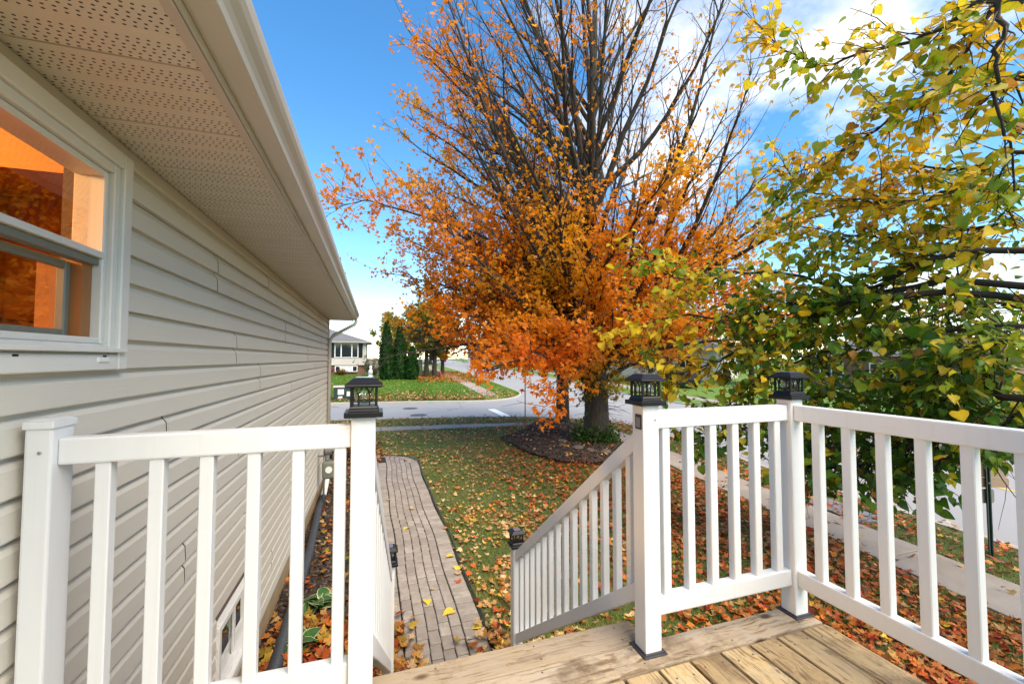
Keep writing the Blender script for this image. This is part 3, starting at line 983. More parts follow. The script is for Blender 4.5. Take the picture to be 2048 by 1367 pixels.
# the lit room behind it
rm = MB()
RX0, RX1, RY0, RY1, RZ0, RZ1 = -4.2, WX - 0.161, -0.6, 2.75, 1.40, 3.72
rm.add([(RX0, RY0, RZ0), (RX1, RY0, RZ0), (RX1, RY1, RZ0), (RX0, RY1, RZ0), (RX0, RY0, RZ1), (RX1, RY0, RZ1), (RX1, RY1, RZ1), (RX0, RY1, RZ1)],
       [(0, 1, 2, 3), (4, 7, 6, 5), (0, 4, 5, 1), (2, 6, 7, 3), (0, 3, 7, 4)])
rm.build('room', M['room'], house)
MB().box(-2.3, -1.75, 2.2, 2.749, 1.41, 3.72).build('room_bulkhead', M['room'], house)
MB().box(-4.1, WX - 0.165, 2.3, 2.7, 3.35, 3.715).build('room_bulkhead', M['room'], house)
MB().box(-1.75, -1.30, 1.55, 2.60, 1.41, 2.70).build('cabinet', M['brown_board'], house)
lampo = thing('ceiling_lamp', 'warm ceiling lamp in the room behind the window', 'lamp', (-2.6, 1.0, 3.72))
MB().lathe([(0.02, -0.12), (0.14, -0.11), (0.17, -0.06), (0.15, -0.01), (0.05, 0.0)], 20, (-2.6, 1.0, 3.715)).build('lamp_shade', M['white_plastic'], lampo, smooth=True)
ll = bpy.data.lights.new('lamp_bulb', 'POINT'); ll.energy = 105; ll.color = (1.0, 0.60, 0.26); ll.shadow_soft_size = 0.12
lo = bpy.data.objects.new('bulb', ll); COL.objects.link(lo); lo.parent = lampo; lo.location = (0, 0, -0.30)

# basement window ----------------------------------------------------
y0, y1, z0, z1 = BAS
bw = bpy.data.objects.new('basement_window', None); COL.objects.link(bw); bw.parent = house; bw.location = Vector((WX, 3.6, 0.4)) - house.location
frame('frame', y0, y1, z0, z1, 0.045, WX - 0.10, WX + 0.040, M['white_plastic'], bw)
frame('sash', y0 + 0.046, y1 - 0.046, z0 + 0.046, z1 - 0.046, 0.022, WX - 0.06, WX + 0.012, M['white_plastic'], bw)
MB().box(WX - 0.029, WX - 0.014, (y0 + y1) / 2 - 0.02, (y0 + y1) / 2 + 0.02, z0 + 0.069, z1 - 0.069).build('mullion', M['white_plastic'], bw, 0.003)
MB().add([(WX - 0.03, y0 + 0.05, z0 + 0.05), (WX - 0.03, y1 - 0.05, z0 + 0.05), (WX - 0.03, y1 - 0.05, z1 - 0.05), (WX - 0.03, y0 + 0.05, z1 - 0.05)], [(0, 1, 2, 3)]).build('pane', M['glass'], bw)
MB().box(WX - 0.50, WX - 0.17, y0 - 0.2, y1 + 0.2, z0 - 0.1, z1 + 0.2).build('dark_basement', M['brown_board'], house)

# gas meter ------------------------------------------------------------
gmx, gmy = WX + 0.20, 7.95
gmt = thing('gas_meter', 'grey green gas meter with regulator on the house wall near the far corner', 'gas meter', (gmx, gmy, 0))
MB().box(gmx - 0.10, gmx + 0.12, gmy - 0.10, gmy + 0.10, 0.50, 0.80).build('meter_body', M['meter_grey'], gmt, 0.05, True, 4)
m = MB(); m.tube([(gmx + 0.01, gmy - 0.115, 0.66), (gmx + 0.01, gmy - 0.10, 0.66)], 0.055, 14); m.build('dial', M['white_plastic'], gmt)
m = MB(); m.tube([(gmx - 0.05, gmy - 0.03, 0.98), (gmx + 0.05, gmy - 0.03, 0.98)], 0.085, 16); m.tube([(gmx + 0.05, gmy - 0.03, 0.98), (gmx + 0.13, gmy - 0.03, 0.98)], 0.045, 12)
m.build('regulator', M['pipe_grey'], gmt)
m = MB()
m.tube([(gmx - 0.07, gmy - 0.03, 0.0), (gmx - 0.07, gmy - 0.03, 1.0)], 0.016, 8)
m.tube([(gmx + 0.07, gmy, 0.79), (gmx + 0.07, gmy, 0.98)], 0.016, 8)
m.tube([(gmx - 0.22, gmy, 0.88), (gmx - 0.06, gmy, 0.88), (gmx - 0.06, gmy, 0.79)], 0.016, 8)
m.build('pipe', M['pipe_grey'], gmt, smooth=True)

# flexible drain pipe along the foundation
dt = thing('drain_pipe', 'black flexible drain pipe lying along the foundation in the mulch', 'drain pipe', (-0.8, 5.0, 0.0))
dpts = [(-0.86, 9.25, 0.42), (-0.84, 9.0, 0.30), (-0.84, 8.7, 0.16), (-0.83, 8.0, 0.095), (-0.83, 7.0, 0.085), (-0.82, 6.0, 0.085), (-0.80, 5.0, 0.08), (-0.80, 4.6, 0.08)]
MB().tube([(-0.87, 9.29, 0.45), (-0.85, 9.05, 0.32), (-0.845, 8.75, 0.17), (-0.84, 8.2, 0.10)], 0.048, 10).build('adapter', M['white_plastic'], dt, smooth=True)
MB().tube([(-0.84, 8.25, 0.10), (-0.84, 7.6, 0.09), (-0.80, 6.8, 0.085), (-0.76, 6.0, 0.085), (-0.75, 5.2, 0.085), (-0.745, 4.9, 0.085)], 0.052, 12).build('smooth_pipe', M['drain'], dt, smooth=True)
cp, cr = [], []
yv = 4.92
i = 0
while yv > 2.4:
    cp.append((-0.745 - 0.02 * math.sin((yv - 4.9) * 1.2) + 0.06 * max(0, 3.4 - yv), yv, 0.085)); cr.append(0.058 if (i // 2) % 2 == 0 else 0.047)
    yv -= 0.0085; i += 1
MB().tube(cp, cr, 12).build('corrugated_pipe', M['drain'], dt, smooth=True)

# ================================================================== DECK, STAIRS, RAILINGS
DZ = 1.352
FY = 1.522                       # line of the front posts
PXS = dict(P1=-0.856, P2=-0.032, P3=1.090, P4=1.906)
deck = thing('deck', 'weathered wooden deck of pine boards with dark gaps', 'deck', (0.5, 0.0, 0.0))
BW = 0.1385
def board(name, x0, x1, y0, y1, z1, mat, root, th=0.034, jit=0.0015):
    cx, cy = (x0 + x1) / 2, (y0 + y1) / 2
    me = MB().box(x0 - cx, x1 - cx, y0 - cy, y1 - cy, -th, 0).mesh(name, mat, 0.006)
    return link(name, me, root, Vector((cx, cy, z1 + random.uniform(-jit, jit))) - root.location)
board('board', WX + 0.03, 1.125, 1.577, 1.722, DZ - 0.002, M['wood_x'], deck)
board('board', WX + 0.03, 1.955, 1.425, 1.567, DZ, M['wood_x'], deck)
x = 1.955
i = 0
while x > WX + 0.10:
    board('board', x - BW, x, -1.9 if i % 2 else -1.9, 1.4155 - random.uniform(0, .004), DZ, M['wood_y'], deck)
    x -= BW + 0.0125; i += 1
nail = MB().lathe([(0.0042, -0.002), (0.0042, 0.0004), (0.0018, 0.0001)], 8).mesh('screw', M['iron'])
for b_ in [c_ for c_ in deck.children if c_.name.startswith('board')]:
    cx_, cy_ = b_.location.x + deck.location.x, b_.location.y + deck.location.y
    if cy_ < 1.0:
        for yy_ in (1.36, 0.86, 0.36):
            for dx_ in (-0.042, 0.042):
                link('screw', nail, b_, (dx_ + random.uniform(-.006, .006), yy_ - cy_ + random.uniform(-.012, .012), 0.0006))
    else:
        for xx_ in np.arange(-0.6, 1.9, 0.41):
            for dy_ in (-0.04, 0.04):
                if abs(xx_ - cx_) < (1.0 if cy_ > 1.6 else 1.4): link('screw', nail, b_, (xx_ - cx_ + random.uniform(-.02, .02), dy_, 0.0006))
fm = MB(); fm.box(WX + 0.04, 1.94, 1.525, 1.562, DZ - 0.26, DZ - 0.036); fm.build('rim_joist', M['wood_x'], deck)
MB().box(1.905, 1.943, -1.9, 1.524, DZ - 0.26, DZ - 0.036).build('rim_joist', M['wood_y'], deck)
for xj in (-0.5, 0.1, 0.7, 1.3):
    MB().box(xj - 0.02, xj + 0.02, -1.9, 1.523, DZ - 0.24, DZ - 0.037).build('joist', M['wood_y'], deck)
for xj in (-0.4, 1.2):
    MB().box(1.75, 1.85, xj - 0.05, xj + 0.05, -0.05, DZ - 0.261).build('support_post', M['wood_y'], deck)
# stairs
NST, RUN = 5, 0.283
RISE = DZ / (NST + 1)
st = thing('deck_stairs', 'wooden stairs going down from the deck to the brick path', 'stairs', (0.52, 2.4, 0))
SX0, SXE = 0.05, 1.045
for s_ in range(NST):
    zt = DZ - RISE * (s_ + 1)
    ys_ = 1.60 + RUN * s_
    board('tread', SX0, SXE, ys_, ys_ + RUN * 0.5 - 0.004, zt, M['wood_x'], st)
    board('tread', SX0, SXE, ys_ + RUN * 0.5 + 0.002, ys_ + RUN + 0.02, zt, M['wood_x'], st)
    MB().box(SX0 + 0.002, SXE - 0.002, ys_ - 0.028, ys_ - 0.003, zt - RISE + 0.002, zt + RISE - 0.036).build('riser', M['wood_x'], st) if s_ else None
for xs_ in (SX0 - 0.042, SXE + 0.004):
    poly = [(1.566, DZ - 0.05), (1.566, DZ - 0.42), (1.60 + RUN * NST - 0.16, -0.02), (1.60 + RUN * NST + 0.02, -0.02), (1.60 + RUN * NST + 0.02, RISE - 0.01)]
    MB().prism(poly, 'x', xs_, xs_ + 0.038).build('stringer', M['wood_x'], st)

PH = 0.0385                       # half post
RT, RB = 2.331, 2.257     # top rail
BT, BB = 1.565, 1.492     # bottom rail


def post(x, y, z0, z1, label, cap=None, base=True, group='white railing posts', half=PH, hx=None):
    hx = hx or half
    p = thing('railing_post', label, 'post', (x, y, z0), 0, group)
    MB().box(x - hx, x + hx, y - half, y + half, z0, z1).build('sleeve', M['vinyl'], p, 0.006)
    if base:
        m = MB(); m.frustum(half + 0.017, half + 0.017, 0, half + 0.015, half + 0.015, 0.006); m.frustum(half + 0.006, half + 0.006, 0.0061, half + 0.003, half + 0.003, 0.011)
        link('base_plate', m.mesh('base_plate', M['dark_rubber'], 0.002), p, (0, 0, 0.0015))
    if cap:
        m = MB(); m.box(-hx - .004, hx + .004, -half - .004, half + .004, 0, 0.020); m.frustum(hx + .003, half + .003, 0.0201, hx * .6, half * .6, 0.026)
        link('cap', m.mesh('cap', M['vinyl'], 0.003), p, (0, 0, z1 - z0 - 0.012))
    return p


def screw(p, off):
    m = MB(); m.lathe([(0.0045, -0.001), (0.0045, 0.0012), (0.003, 0.002)], 10)
    o = link('screw', m.mesh('screw', M['screw']), p, off, (R(90), 0, 0))


post_top = 2.357
P1 = post(PXS['P1'], FY, DZ, 2.372, 'white railing post with flat vinyl cap against the house siding', cap=True, base=False, half=0.046, hx=0.029)
P2 = post(PXS['P2'], FY, DZ, post_top, 'white railing post at the house side of the stair opening')
P3 = post(PXS['P3'], FY, DZ, post_top, 'white railing post at the lawn side of the stair opening')
P4 = post(PXS['P4'], FY, DZ, post_top, 'white corner post of the deck railing')
LPY = 3.22
lp_top = 1.068
P5 = post(1.09, LPY, 0.0, lp_top, 'short white post at the foot of the stairs, lawn side', base=False)
P6 = post(0.117, LPY, 0.0, lp_top, 'short white post at the foot of the stairs, house side', base=False)
for p, z in ((P3, 0.945), (P4, 0.945), (P1, 0.945)):
    screw(p, (0.020 if p is not P1 else 0.004, (-PH if p is not P1 else -0.046) - 0.0005, z))
link('hinge_plate', MB().box(-0.003, 0.0, -0.022, 0.022, 0.0, 0.062).mesh('hinge_plate', M['dark_rubber'], 0.002), P3, (-PH - 0.0003, -0.008, 0.905))
link('hinge_cover', MB().box(-0.0015, 0.0, -0.014, 0.014, 0.008, 0.050).mesh('hinge_cover', M['pipe_grey'], 0.001), P3, (-PH - 0.0035, -0.008, 0.905))
BH = 0.0185
bal_me = MB().box(-BH, BH, -BH, BH, 0, RB - BT + 0.02).mesh('baluster', M['vinyl'], 0.003, seg=1)


def railing(label, a, b, balus, axis):
    """level railing between coordinates a..b along an axis at fixed other coordinate"""
    fixed = FY if axis == 'x' else PXS['P4']
    cen = ((a + b) / 2, fixed) if axis == 'x' else (fixed, (a + b) / 2)
    r_ = thing('deck_railing', label, 'railing', (cen[0], cen[1], DZ), 0, 'white vinyl deck railings')
    hw = 0.024
    def bx(z0, z1, n, w_):
        m = MB()
        if axis == 'x': m.box(a, b, fixed - w_, fixed + w_, z0, z1)
        else: m.box(fixed - w_, fixed + w_, a, b, z0, z1)
        m.build(n, M['vinyl'], r_, 0.006)
    bx(RB, RT, 'top_rail', hw); bx(BB, BT, 'bottom_rail', hw)
    for q in balus:
        p = (q, fixed) if axis == 'x' else (fixed, q)
        link('baluster', bal_me, r_, (p[0] - cen[0], p[1] - cen[1], BT - 0.01 - DZ))
    return r_


SPC = 0.125
railing('white vinyl railing section between the house wall and the stair opening', PXS['P1'] + 0.0296, PXS['P2'] - PH - .0006, [-0.729 + SPC * k for k in range(6)], 'x')
railing('white vinyl railing section across the front, right of the stair opening', PXS['P3'] + PH + .0006, PXS['P4'] - PH - .0006, [1.180 + SPC * k for k in range(6)], 'x')
railing('white vinyl railing section along the street side of the deck', -1.7, FY - PH - .0006, [1.387 - 0.1275 * k for k in range(24)], 'y')


def stair_rail(label, x, y0, y1, zt0, zt1, zb0, zb1, n):
    r_ = thing('stair_railing', label, 'railing', (x, (y0 + y1) / 2, 0), 0, 'sloping stair railings')
    hw = 0.022
    MB().prism([(y0, zt0), (y1, zt1), (y1, zt1 - 0.082), (y0, zt0 - 0.082)], 'x', x - hw, x + hw).build('top_rail', M['vinyl'], r_, 0.005)
    MB().prism([(y0, zb0), (y1, zb1), (y1, zb1 - 0.078), (y0, zb0 - 0.078)], 'x', x - hw, x + hw).build('bottom_rail', M['vinyl'], r_, 0.005)
    for k in range(n):
        f_ = (k + 0.65) / (n + 0.3)
        yy_ = y0 + (y1 - y0) * f_
        zb = zb0 + (zb1 - zb0) * f_ - 0.03; zt = zt0 + (zt1 - zt0) * f_ - 0.05
        link('baluster', MB().box(-0.0165, 0.0165, -0.0165, 0.0165, 0, zt - zb).mesh('baluster', M['vinyl'], 0.003, seg=1), r_, (0, yy_ - r_.location.y, zb))


stair_rail('sloping white stair railing on the lawn side of the stairs', 1.09, FY + PH + .001, LPY - PH - .001, 2.246, 1.047, 1.613, 0.416, 14)
# the house-side stair rail runs slightly inwards, so it is turned about its upper end
sr = stair_rail
def stair_rail_left():
    r_ = thing('stair_railing', 'sloping white stair railing on the house side of the stairs', 'railing', (PXS['P2'] + 0.015, FY + PH + .001, 0), 0, 'sloping stair railings')
    L = LPY - PH - .001 - r_.location.y
    hw = 0.022
    zt0, zt1, zb0, zb1 = 2.246, 1.047, 1.613, 0.416
    link('top_rail', MB().prism([(0, zt0), (L, zt1), (L, zt1 - 0.082), (0, zt0 - 0.082)], 'x', -hw, hw).mesh('top_rail', M['vinyl'], 0.005), r_)
    link('bottom_rail', MB().prism([(0, zb0), (L, zb1), (L, zb1 - 0.078), (0, zb0 - 0.078)], 'x', -hw, hw).mesh('bottom_rail', M['vinyl'], 0.005), r_)
    for k in range(14):
        f_ = (k + 0.65) / 14.3
        zb = zb0 + (zb1 - zb0) * f_ - 0.03; zt = zt0 + (zt1 - zt0) * f_ - 0.05
        link('baluster', MB().box(-0.0165, 0.0165, -0.0165, 0.0165, 0, zt - zb).mesh('baluster', M['vinyl'], 0.003, seg=1), r_, (0, L * f_, zb))
    r_.rotation_euler = (0, 0, -math.atan2(0.117 - (PXS['P2'] + 0.015), L))
stair_rail_left()


# lanterns on the posts ------------------------------------------------
def lantern(x, y, z, label, s=0.945):
    L = thing('post_lantern', label, 'lantern', (x, y, z), 0, 'black solar post lanterns')
    m = MB(); m.box(-.064, .064, -.064, .064, 0, .019); m.frustum(.052, .052, .0191, .049, .049, .030); m.frustum(.049, .049, .0301, .043, .043, .040)
    link('base', m.mesh('base', M['black_plastic'], 0.002, seg=1), L)
    m = MB()
    a = 0.0415
    for sx in (-1, 1):
        for sy in (-1, 1):
            m.box(sx * a - .0045, sx * a + .0045, sy * a - .0045, sy * a + .0045, .039, .108)
    for k in range(4):
        c_, s_ = math.cos(k * math.pi / 2), math.sin(k * math.pi / 2)
        def T(u, zz):
            return (c_ * u - s_ * a, s_ * u + c_ * a, zz)
        m.tube([T(-.0415, .053), T(.0415, .053)], .0024, 4)
        for u0 in (-.0185, .0185):
            m.tube([T(u0, .039), T(u0, .080)], .0030, 4)
            m.tube([T(u0, .078), T(u0 - .006, .092), T(u0 - .0165, .105)], .0024, 4)
            m.tube([T(u0, .078), T(u0 + .006, .092), T(u0 + .0165, .105)], .0024, 4)
    link('cage', m.mesh('cage', M['black_plastic']), L)
    m = MB(); m.frustum(.058, .058, .1035, .064, .064, .109); m.frustum(.064, .064, .1091, .062, .062, .115); m.frustum(.0615, .0615, .1151, .036, .036, .136)
    r_ = link('roof', m.mesh('roof', M['black_plastic'], 0.0015, seg=1), L)
    link('solar_panel', MB().box(-.028, .028, -.028, .028, .1362, .1385).mesh('solar_panel', M['solar'], 0.0008, seg=1), r_)
    m = MB(); m.lathe([(.012, .044), (.026, .048), (.033, .060), (.035, .075), (.032, .092), (.026, .102)], 20)
    link('globe', m.mesh('globe', M['lantern_glass'], smooth=True), L)
    for ch in L.children: ch.scale = (s, s, s)
    return L


lantern(PXS['P2'], FY, post_top, 'black solar lantern on the post nearest the house wall')
lantern(PXS['P3'], FY, post_top, 'black solar lantern on the post right of the stair opening')
lantern(PXS['P4'], FY, post_top, 'black solar lantern on the corner post of the deck')
lantern(1.09, LPY, lp_top, 'black solar lantern on the low stair post beside the lawn')
lantern(0.117, LPY, lp_top, 'black solar lantern on the low stair post beside the planting bed')

# ================================================================== TREES
def wobble_path(p, d, L, n, up=0.0, wob=0.12, droop=0.0):
    """points of a branch: direction bends up (up>0) and wanders"""
    pts = [Vector(p)]
    d = Vector(d).normalized()
    st = L / n
    for i in range(n):
        d = d + Vector((random.gauss(0, wob), random.gauss(0, wob), random.gauss(0, wob) + up - droop * (i / n))) * 1.0
        d.normalize()
        pts.append(pts[-1] + d * st)
    return pts


def along(pts, t):
    n = len(pts) - 1
    x = min(max(t, 0), 0.9999) * n
    i = int(x)
    return pts[i].lerp(pts[i + 1], x - i), (pts[i + 1] - pts[i]).normalized()


def side_dir(d, ang, az):
    d = d.normalized()
    u = d.orthogonal().normalized(); w = d.cross(u)
    return d * math.cos(ang) + (u * math.cos(az) + w * math.sin(az)) * math.sin(ang)


class Tubes:
    """fast many-tube collector"""
    def __init__(self):
        self.v, self.f, self.c = [], [], 0

    def add(self, pts, r0, r1, n=4, pw=1.0):
        m = len(pts)
        P = np.array([tuple(p) for p in pts])
        T = np.gradient(P, axis=0)
        T /= np.maximum(np.linalg.norm(T, axis=1, keepdims=True), 1e-9)
        ref = np.array([0.31, 0.22, 0.92]) if abs(T[0, 2]) < 0.85 else np.array([0.9, 0.3, 0.1])
        U = np.cross(T, ref); U /= np.maximum(np.linalg.norm(U, axis=1, keepdims=True), 1e-9)
        Wv = np.cross(T, U)
        rr = r0 + (r1 - r0) * (np.linspace(0, 1, m) ** pw)
        a = np.arange(n) * 2 * np.pi / n
        V = P[:, None, :] + (U[:, None, :] * np.cos(a)[None, :, None] + Wv[:, None, :] * np.sin(a)[None, :, None]) * rr[:, None, None]
        self.v.append(V.reshape(-1, 3))
        i = np.arange(m - 1)[:, None]; k = np.arange(n)[None, :]
        k2 = (k + 1) % n
        F = np.stack([i * n + k, i * n + k2, (i + 1) * n + k2, (i + 1) * n + k], -1).reshape(-1, 4) + self.c
        self.f.append(F); self.c += m * n

    def mesh(self, name, mat, org):
        V = np.concatenate(self.v) - np.array(tuple(org)); F = np.concatenate(self.f)
        me = bpy.data.meshes.new(name)
        me.vertices.add(len(V)); me.loops.add(F.size); me.polygons.add(len(F))
        me.vertices.foreach_set('co', V.astype(np.float32).ravel())
        me.loops.foreach_set('vertex_index', F.astype(np.int32).ravel())
        me.polygons.foreach_set('loop_start', (np.arange(len(F)) * 4).astype(np.int32))
        me.polygons.foreach_set('loop_total', np.full(len(F), 4, np.int32))
        me.update(calc_edges=True)
        me.shade_smooth()
        me.materials.append(mat)
        return me


# leaf templates
MAPLE_SIMPLE_V = [(0, 0, 0), (-.30, .18, .03), (-.52, .52, .10), (-.16, .46, .0), (0, 1.0, -.10), (.16, .46, .0), (.52, .52, .10), (.30, .18, .03)]
MAPLE_SIMPLE_F = [(0, 3, 2, 1), (0, 5, 4, 3), (0, 7, 6, 5)]
OVAL_V = [(0, 0, 0), (-.3, .4, .06), (0, 1, -.06), (.3, .4, .06)]
OVAL_F = [(0, 3, 2, 1)]
HV = [(0, 0, 0), (0, .42, 0), (0, .74, -.03), (0, 1.08, -.14),
      (.30, -.12, .05), (.52, .14, .10), (.47, .46, .09), (.26, .78, .02),
      (-.30, -.12, .05), (-.52, .14, .10), (-.47, .46, .09), (-.26, .78, .02)]
HTC = [(1.05,) * 3, (1.08,) * 3, (1.05,) * 3, (.85, .75, .7)] + [(1.0, .99, .98), (.94, .92, .9), (.95, .93, .9), (.9, .85, .8)] * 2
HF = [(0, 4, 5, 1), (1, 5, 6), (1, 6, 7, 2), (2, 7, 3), (0, 1, 9, 8), (1, 10, 9), (1, 2, 11, 10), (2, 3, 11)]
# a full maple leaf for litter near the camera
ml = [(0, -.02), (-.10, .10), (-.42, .02), (-.34, .18), (-.56, .40), (-.36, .44), (-.30, .62), (-.15, .55), (-.13, .78), (0, 1.02),
      (.13, .78), (.15, .55), (.30, .62), (.36, .44), (.56, .40), (.34, .18), (.42, .02), (.10, .10)]


def maple_leaf(curl):
    v = [(0, .34, 0)] + [(x, y, curl * (x * x * 1.6 + (y - .4) ** 2) + 0.5 * curl * x * y) for x, y in ml]
    n = len(ml)
    return v, [(0, 1 + (i + 1) % n, 1 + i) for i in range(n)]


# ---------------------------------------------------------------- the big maple
random.seed(21)
TB = TREE.copy(); TB.z = float(gz(np.array([TB.x]), np.array([TB.y]))[0]) - 0.05
maple = thing('maple_tree', 'large orange autumn maple with many bare upright limbs in the mulch bed', 'tree', TB)
trunk = Tubes()
leader = [TB + Vector(p) for p in ((0, 0, 0), (0, 0, .35), (0.02, 0, 1.0), (0.0, .02, 2.0), (-.06, 0, 3.2), (-.12, .05, 4.6), (-.16, .02, 6.2), (-.10, 0, 8.0), (-.05, .05, 10.0), (0.05, 0, 12.2), (0.1, 0, 14.5), (.1, 0, 16.5))]
rad_l = [.47, .39, .35, .33, .27, .23, .20, .165, .13, .09, .05, .015]
m = MB(); m.tube(leader, rad_l, 14); m.build('trunk', M['bark'], maple, smooth=True)
limbs, limb_r = Tubes(), []
tw = Tubes()
leafp, leafd = [], []
camv = Vector((0, 0, CAM_H))
def lead_at(h):
    for a, b, ra, rb in zip(leader[:-1], leader[1:], rad_l[:-1], rad_l[1:]):
        if a.z - TB.z <= h <= b.z - TB.z:
            f_ = (h - (a.z - TB.z)) / (b.z - a.z)
            return a.lerp(b, f_), ra + (rb - ra) * f_
    return leader[-1], .02


def sub_branches(pts, L, r, level, t0=0.18):
    """secondary and tertiary branching; gathers twig tips for leaves"""
    if level == 1:
        step = 0.42 if pts[0].z - TB.z < 4.2 else 0.52
        n = int(L * (1 - t0) / step)
        sd_ = random.choice((0, math.pi))
        for i in range(n):
            t_ = t0 + (1 - t0) * (i + random.random() * .7) / max(n, 1)
            p, d = along(pts, t_)
            if d.z > .93: az = random.uniform(0, 6.28)
            else: az = sd_ + (math.pi if i % 2 else 0) + random.gauss(0, .7)
            dd = side_dir(d, R(random.uniform(24, 44)), az)
            dd.z += 0.20
            l2 = (0.6 + (1 - t_) * L * 0.36) * random.uniform(.7, 1.2)
            pp = wobble_path(p, dd, l2, 6, up=.045, wob=.085)
            r2 = max(.006, r * (1 - t_ * .75) * .42)
            tw.add(pp, r2, .0035, 4, .8)
            sub_branches(pp, l2, r2, 2)
        sub_branches(pts, L, r, 2, 0.55)
    else:
        n = max(2, int(L / (0.26 if pts[-1].z - TB.z < 6.5 else 0.36)))
        for i in range(n):
            t_ = .12 + .88 * (i + random.random()) / n
            p, d = along(pts, t_)
            dd = side_dir(d, R(random.uniform(20, 48)), random.uniform(0, 6.28)); dd.z += .15
            l3 = random.uniform(.28, .75)
            pp = wobble_path(p, dd, l3, 3, up=.06, wob=.13)
            tw.add(pp, .0062, .003, 3)
            for q in pp[1:]:
                leafp.append(tuple(q)); leafd.append(tuple(dd))
            if random.random() < (.75 if pp[0].z - TB.z < 6.5 else .4):
                p2, d2 = along(pp, random.uniform(.3, .8))
                pp2 = wobble_path(p2, side_dir(d2, R(40), random.uniform(0, 6.28)), random.uniform(.2, .45), 2, up=.05, wob=.15)
                tw.add(pp2, .0045, .0028, 3)
                for q in pp2[1:]:
                    leafp.append(tuple(q)); leafd.append(tuple(d2))


NL = 36
for i in range(NL):
    f_ = i / (NL - 1)
    h0 = 1.75 + 8.2 * f_ ** 1.35
    az = i * 2.39996 + random.gauss(0, .25)
    p, rl_ = lead_at(h0)
    el = R(min(8 + 52 * (h0 - 1.6) / 6.0, 66) + random.gauss(0, 7))
    if h0 < 3.6 and random.random() < .3: el = R(random.uniform(40, 56))
    d = Vector((math.cos(az) * math.cos(el), math.sin(az) * math.cos(el), math.sin(el)))
    reach = 6.0
    L = min(reach / max(math.cos(el), .30), 10.0) * random.uniform(.82, 1.02)
    L = min(L, (17.2 - h0) / max(math.sin(el), .2))
    low = h0 < 2.9 and el < R(35)
    pts = wobble_path(p, d, L, 12, up=(.018 if el > R(35) else (.04 if not low else .015)), wob=.075, droop=(.0 if not low else .05))
    r0 = min(rl_ * .62, .035 + L * .0125)
    limbs.add(pts, r0, .008, 7, .75)
    sub_branches(pts, L, r0, 1)
# a couple of co-dominant stems that rise beside the leader, one broken off
for (az, el, h0, L, r0) in ((2.6, 64, 2.2, 11.5, .16), (3.6, 54, 2.6, 10.5, .14), (.3, 60, 2.4, 11, .15), (5.2, 58, 3.0, 10, .13), (1.4, 55, 3.1, 10, .12), (3.1, 46, 2.4, 9, .13), (4.2, 66, 3.4, 10.5, .12), (6.0, 47, 2.7, 9.5, .13), (0.1, 38, 2.5, 8, .12), (2.9, 36, 2.3, 7.5, .12), (5.6, 36, 2.6, 7.5, .11), (3.5, 30, 2.1, 6.8, .11), (4.5, 40, 2.4, 7, .10), (2.95, 14, 2.2, 6.2, .09), (3.35, 20, 2.6, 6.4, .09), (3.75, 10, 2.3, 5.8, .09), (2.5, 16, 2.5, 6.2, .09), (4.2, 8, 2.3, 5.2, .08), (4.7, 14, 2.5, 5.4, .08), (5.3, 10, 2.4, 5.4, .08), (3.15, 27, 3.0, 6.6, .09), (3.55, 33, 3.4, 6.6, .09), (2.7, 30, 3.3, 6.6, .09), (5.9, 18, 2.6, 6, .09), (0.3, 20, 2.8, 6, .09), (3.9, 40, 4.2, 7, .09), (2.9, 44, 4.6, 7.2, .09), (3.3, 48, 5.4, 7.6, .09), (2.6, 50, 6.0, 7.6, .09), (3.7, 52, 6.6, 7.4, .09), (3.05, 56, 7.4, 7.2, .08), (2.8, 40, 5.0, 7.4, .09), (3.0, 46, 6.4, 7.6, .09), (2.6, 52, 7.2, 7.6, .08), (3.2, 58, 8.2, 7.6, .08), (2.9, 60, 9.0, 7.2, .08), (3.5, 45, 5.6, 7.2, .08), (3.3, 8, 2.6, 3.6, .07), (3.6, 6, 2.5, 3.2, .07), (3.9, 10, 2.7, 3.4, .07), (4.3, 10, 2.6, 3.2, .07), (2.83, 24, 3.4, 6.4, .08), (2.7, 30, 4.0, 6.4, .08), (3.0, 34, 4.4, 6.4, .08), (3.2, 28, 3.8, 6.2, .08), (2.6, 38, 5.2, 6.6, .08), (2.9, 42, 6.6, 6.4, .07), (2.75, 50, 8.5, 6.6, .07), (3.05, 54, 9.6, 6.6, .07)):
    p, rl_ = lead_at(h0)
    d = Vector((math.cos(az) * math.cos(R(el)), math.sin(az) * math.cos(R(el)), math.sin(R(el))))
    pts = wobble_path(p, d, L, 14, up=(.016 if el > 25 else .0), wob=.06, droop=(0 if el > 25 else (.035 if el > 7 else .085)))
    limbs.add(pts, r0, .010, 8, .8)
    sub_branches(pts, L, r0, 1, .12)
# leafy side boughs filling the house side of the crown
for k in range(20):
    h0 = 2.9 + 5.6 * (k / 19) ** 1.2
    az = 2.83 + random.gauss(0, .38)
    el = R(random.uniform(10, 24) + 3.2 * (h0 - 2.9))
    p, rl_ = lead_at(h0)
    d = Vector((math.cos(az) * math.cos(el), math.sin(az) * math.cos(el), math.sin(el)))
    L = 5.7 / math.cos(el) * random.uniform(.85, 1.02)
    pts = wobble_path(p, d, L, 12, up=.006, wob=.06)
    limbs.add(pts, .065, .008, 6, .8)
    sub_branches(pts, L, .06, 1, .35)
# stray limb reaching over the side street to the left
p, rl_ = lead_at(3.6)
pts = [p, p + Vector((-1.6, -.2, 1.4)), p + Vector((-3.6, -.3, 2.25)), p + Vector((-5.4, -.4, 2.6)), p + Vector((-6.4, -.5, 2.75)), p + Vector((-7.1, -.6, 2.45))]
limbs.add(pts, .06, .006, 6, .8)
sub_branches(pts, 7.4, .05, 1, .3)
